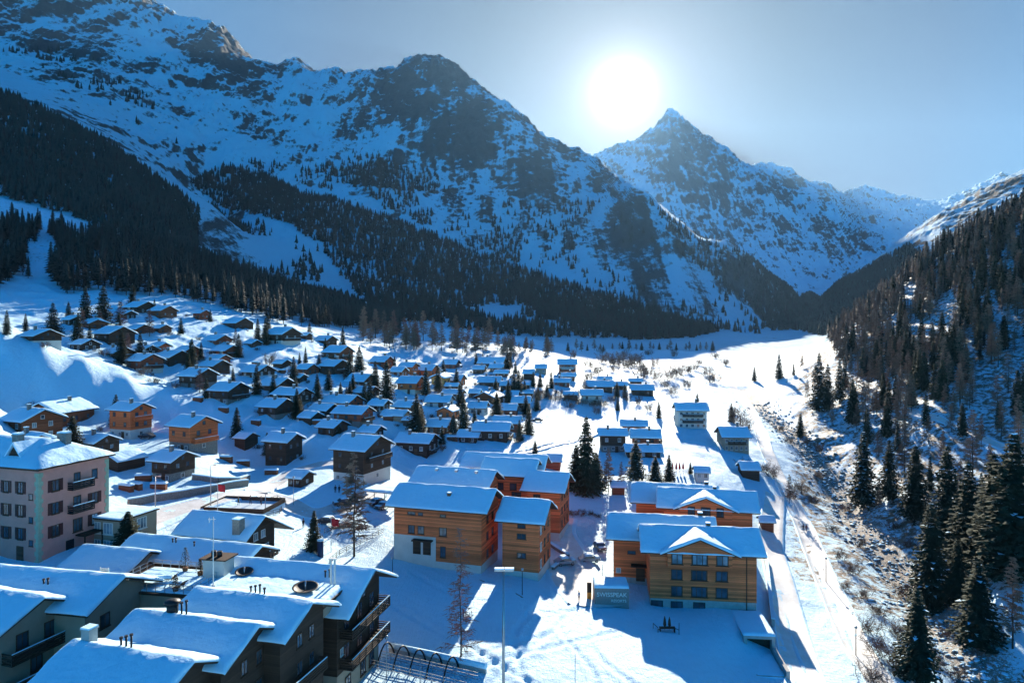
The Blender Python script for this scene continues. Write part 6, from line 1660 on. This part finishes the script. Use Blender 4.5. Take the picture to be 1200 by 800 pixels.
wall_run('stone_wall', 'dark low wall along the foot of the left timber hotel', [(458,634),(480,648),(505,656),(530,664),(556,678),(590,688),(612,700)], .06, .4, 'stone', False)  # flat dark strip put in for the trench shade, not a built wall
wall_run('stone_wall', 'dark stepped stone edging right of the timber hotel wing', [(645,640),(652,645),(660,650),(666,654)], .8)
wall_run('stone_wall', 'curved snowy planter wall right of the timber hotel base', [(648,668),(655,662),(664,657)], .6)
def rail_run(label, pts, h=1.0, mat='dframe', rails=3, name='railing'):
    q = [P(a, b) for a, b in pts]; return fence_thing(name, label, q, h, 1.5, mat, rails, 'railing')
rail_run('brown wooden railing along the path below the square', [(380,625),(398,618),(420,620),(445,622)])
rail_run('brown wooden railing down the slope beside the bare larch', [(386,660),(398,650),(414,642),(430,634),(450,624)])
rail_run('dark fence across the street right of the ice rink', [(305,592),(325,586),(335,592),(328,602),(312,606)], 1.1, 'black', 3, 'fence')
# walkway with railings and hoops at the lower edge
q0, q1 = P(446, 772), P(560, 826, 83.0)
fence_thing('railing', 'grey double railing descending along the covered walkway at the bottom', [q0, q1], 1.2, 1.6, 'metal', 3, 'railing')
dv = (q1 - q0).normalized(); nv = Vector((-dv.y, dv.x, 0)).normalized() * 2.0
fence_thing('railing', 'second grey railing on the near side of the covered walkway at the bottom', [q0 - nv * 1.3, q1 - nv * 1.3], 1.2, 1.6, 'metal', 3, 'railing')
t = thing('snow_wall', 'low pale wall with a rounded snow top along the walkway', 'wall', q0 + nv, 0)
mb = MB(); mb.obox(Vector((0, 0, .2)), q1 - q0 + Vector((0, 0, .2)), .4, 1.6); mb.build('panel', M['concrete'], t)
mb = MB(); mb.tube([Vector((0, 0, 1.05)), (q1 - q0) / 2 + Vector((0, 0, 1.1)), q1 - q0 + Vector((0, 0, 1.05))], .38, 10); mb.build('snow', M['snow'], t)
for i in range(5):
    c = q0.lerp(q1, .06 + i * .17); t = thing('hoop', 'dark bent hoop of the row spanning the walkway at the bottom', 'hoop', c, 0, 'hoops over the walkway')
    pts = [nv * (1 - 2 * a / 10) * .95 + Vector((0, 0, -.3 + 2.6 * math.sin(math.pi * a / 10) ** .7)) for a in range(11)]
    mb = MB(); mb.tube(pts, .11, 6); mb.build('tube', M['black'], t)
# concrete garage mouth right of the lettered hotel
pg = P(890, 772, 105.0); pg.z = -10.2; t = thing('garage', 'concrete underground garage mouth with snow on top right of the lettered hotel', 'garage', pg, R(-6)); kk = pg.y / F
gw = 36 * kk
mb = MB(); mb.box(-gw / 2, 0, -2, -gw / 2 + .5, 8.6, 2.5); mb.box(gw / 2 - .5, 0, -2, gw / 2, 8.6, 2.5); mb.box(-gw / 2, -.02, 2.5, gw / 2, 9, 3.0); mb.box(-gw / 2 + .01, 8.6, -2, gw / 2 - .01, 8.98, 2.5); mb.build('shell', M['concrete'], t)
mb = MB(); mb.box(-gw / 2 + .5, 1.2, -1.5, gw / 2 - .5, 1.35, 2.49); mb.build('door', M['dark'], t)
mb = snow_slab(-gw / 2 - .1, -.1, gw / 2 + .1, 9, 3.0, 3.35, .3, 14); mb.build('snow', M['snow'], t)
mb = MB(); mb.box(gw / 2 - .5, -7.5, -2.5, gw / 2, 0, 1.4); mb.box(-gw / 2, -7.5, -2.5, gw / 2 - .5, -7.1, .6); mb.build('side_wall', M['concrete'], t)
mb = snow_slab(-gw / 2, -7.6, gw / 2 - .5, -.2, .2, .6, .3, 15); mb.build('forecourt_snow', M['snow'], t)
# retaining wall of the hotel terrace above the road
wall_run('retaining_wall', 'pale retaining wall between the lettered hotel terrace and the service road', [(897,655),(901,690),(906,735)], 1.4, .5, 'concrete')
# lone red hut in the clearing of the wood
jj = np.argmin(np.abs(MPX[0] - 202)); col_ = MPY[:, jj]; ii_ = np.nonzero((col_ < 303) & (MD[:, jj] < 1090))[0]; ii_ = ii_[0] if len(ii_) else 60
hx, hy, hz = float(MX[ii_, jj]), float(MD[ii_, jj]), float(MZ[ii_, jj])
t = thing('cabin', 'lone small red brown cabin high in a clearing of the left wood', 'cabin', (hx, hy, hz), 0); k = hy / F
b = Block(t, (hx, hy - 4, 0), R(-12), 14 * k - 2, 8, hz + 8.0, .4, hz, 'red', ox=1, oy=.8, snow=.5, seed=77)
for u in (-3, 3): b.win('F', u, hz + 3, 2, 2, 2, 'wframe', 'glassb')
# small clutter of the village: sheds, wood stacks and heaps
def woodstack(px, py, label):
    p = P(px, py); t = thing('woodpile', label, 'woodpile', p, random.uniform(-.5, .2), 'snowy woodpiles beside the chalets')
    mb = MB(); mb.box(-1.6, -.5, -.5, 1.6, .5, 1.2); mb.build('logs', M['brown'], t); mb = snow_slab(-1.7, -.6, 1.7, .6, 1.2, 1.6, .2, int(px), .5); mb.build('snow', M['snow'], t)
for px, py in [(158,573),(148,575),(168,563),(186,573),(265,540),(285,545),(318,556),(300,497),(262,482),(345,470),(410,495),(455,492),(530,516),(508,470),(372,497),(232,470),(330,437),(300,428),(420,432)]:
    woodstack(px, py, 'low dark woodpile under a snow cap beside a village chalet')
# ================================================================== HAZE
def build_haze(dens=1.9e-5):
    mb = MB(); mb.box(-9500, -1600, -60, 9500, 9300, 2800)
    o = mb.build('haze', None); tag(o, kind='stuff')
    m = bpy.data.materials.new('mountain_air'); m.use_nodes = True; nt = m.node_tree; nt.nodes.clear()
    v = N(nt, 'ShaderNodeVolumePrincipled'); v.inputs['Density'].default_value = dens; v.inputs['Color'].default_value = (.31, .60, .97, 1)
    v.inputs['Anisotropy'].default_value = .5
    out = N(nt, 'ShaderNodeOutputMaterial'); nt.links.new(v.outputs[0], out.inputs['Volume'])
    o.data.materials.append(m)
build_haze()
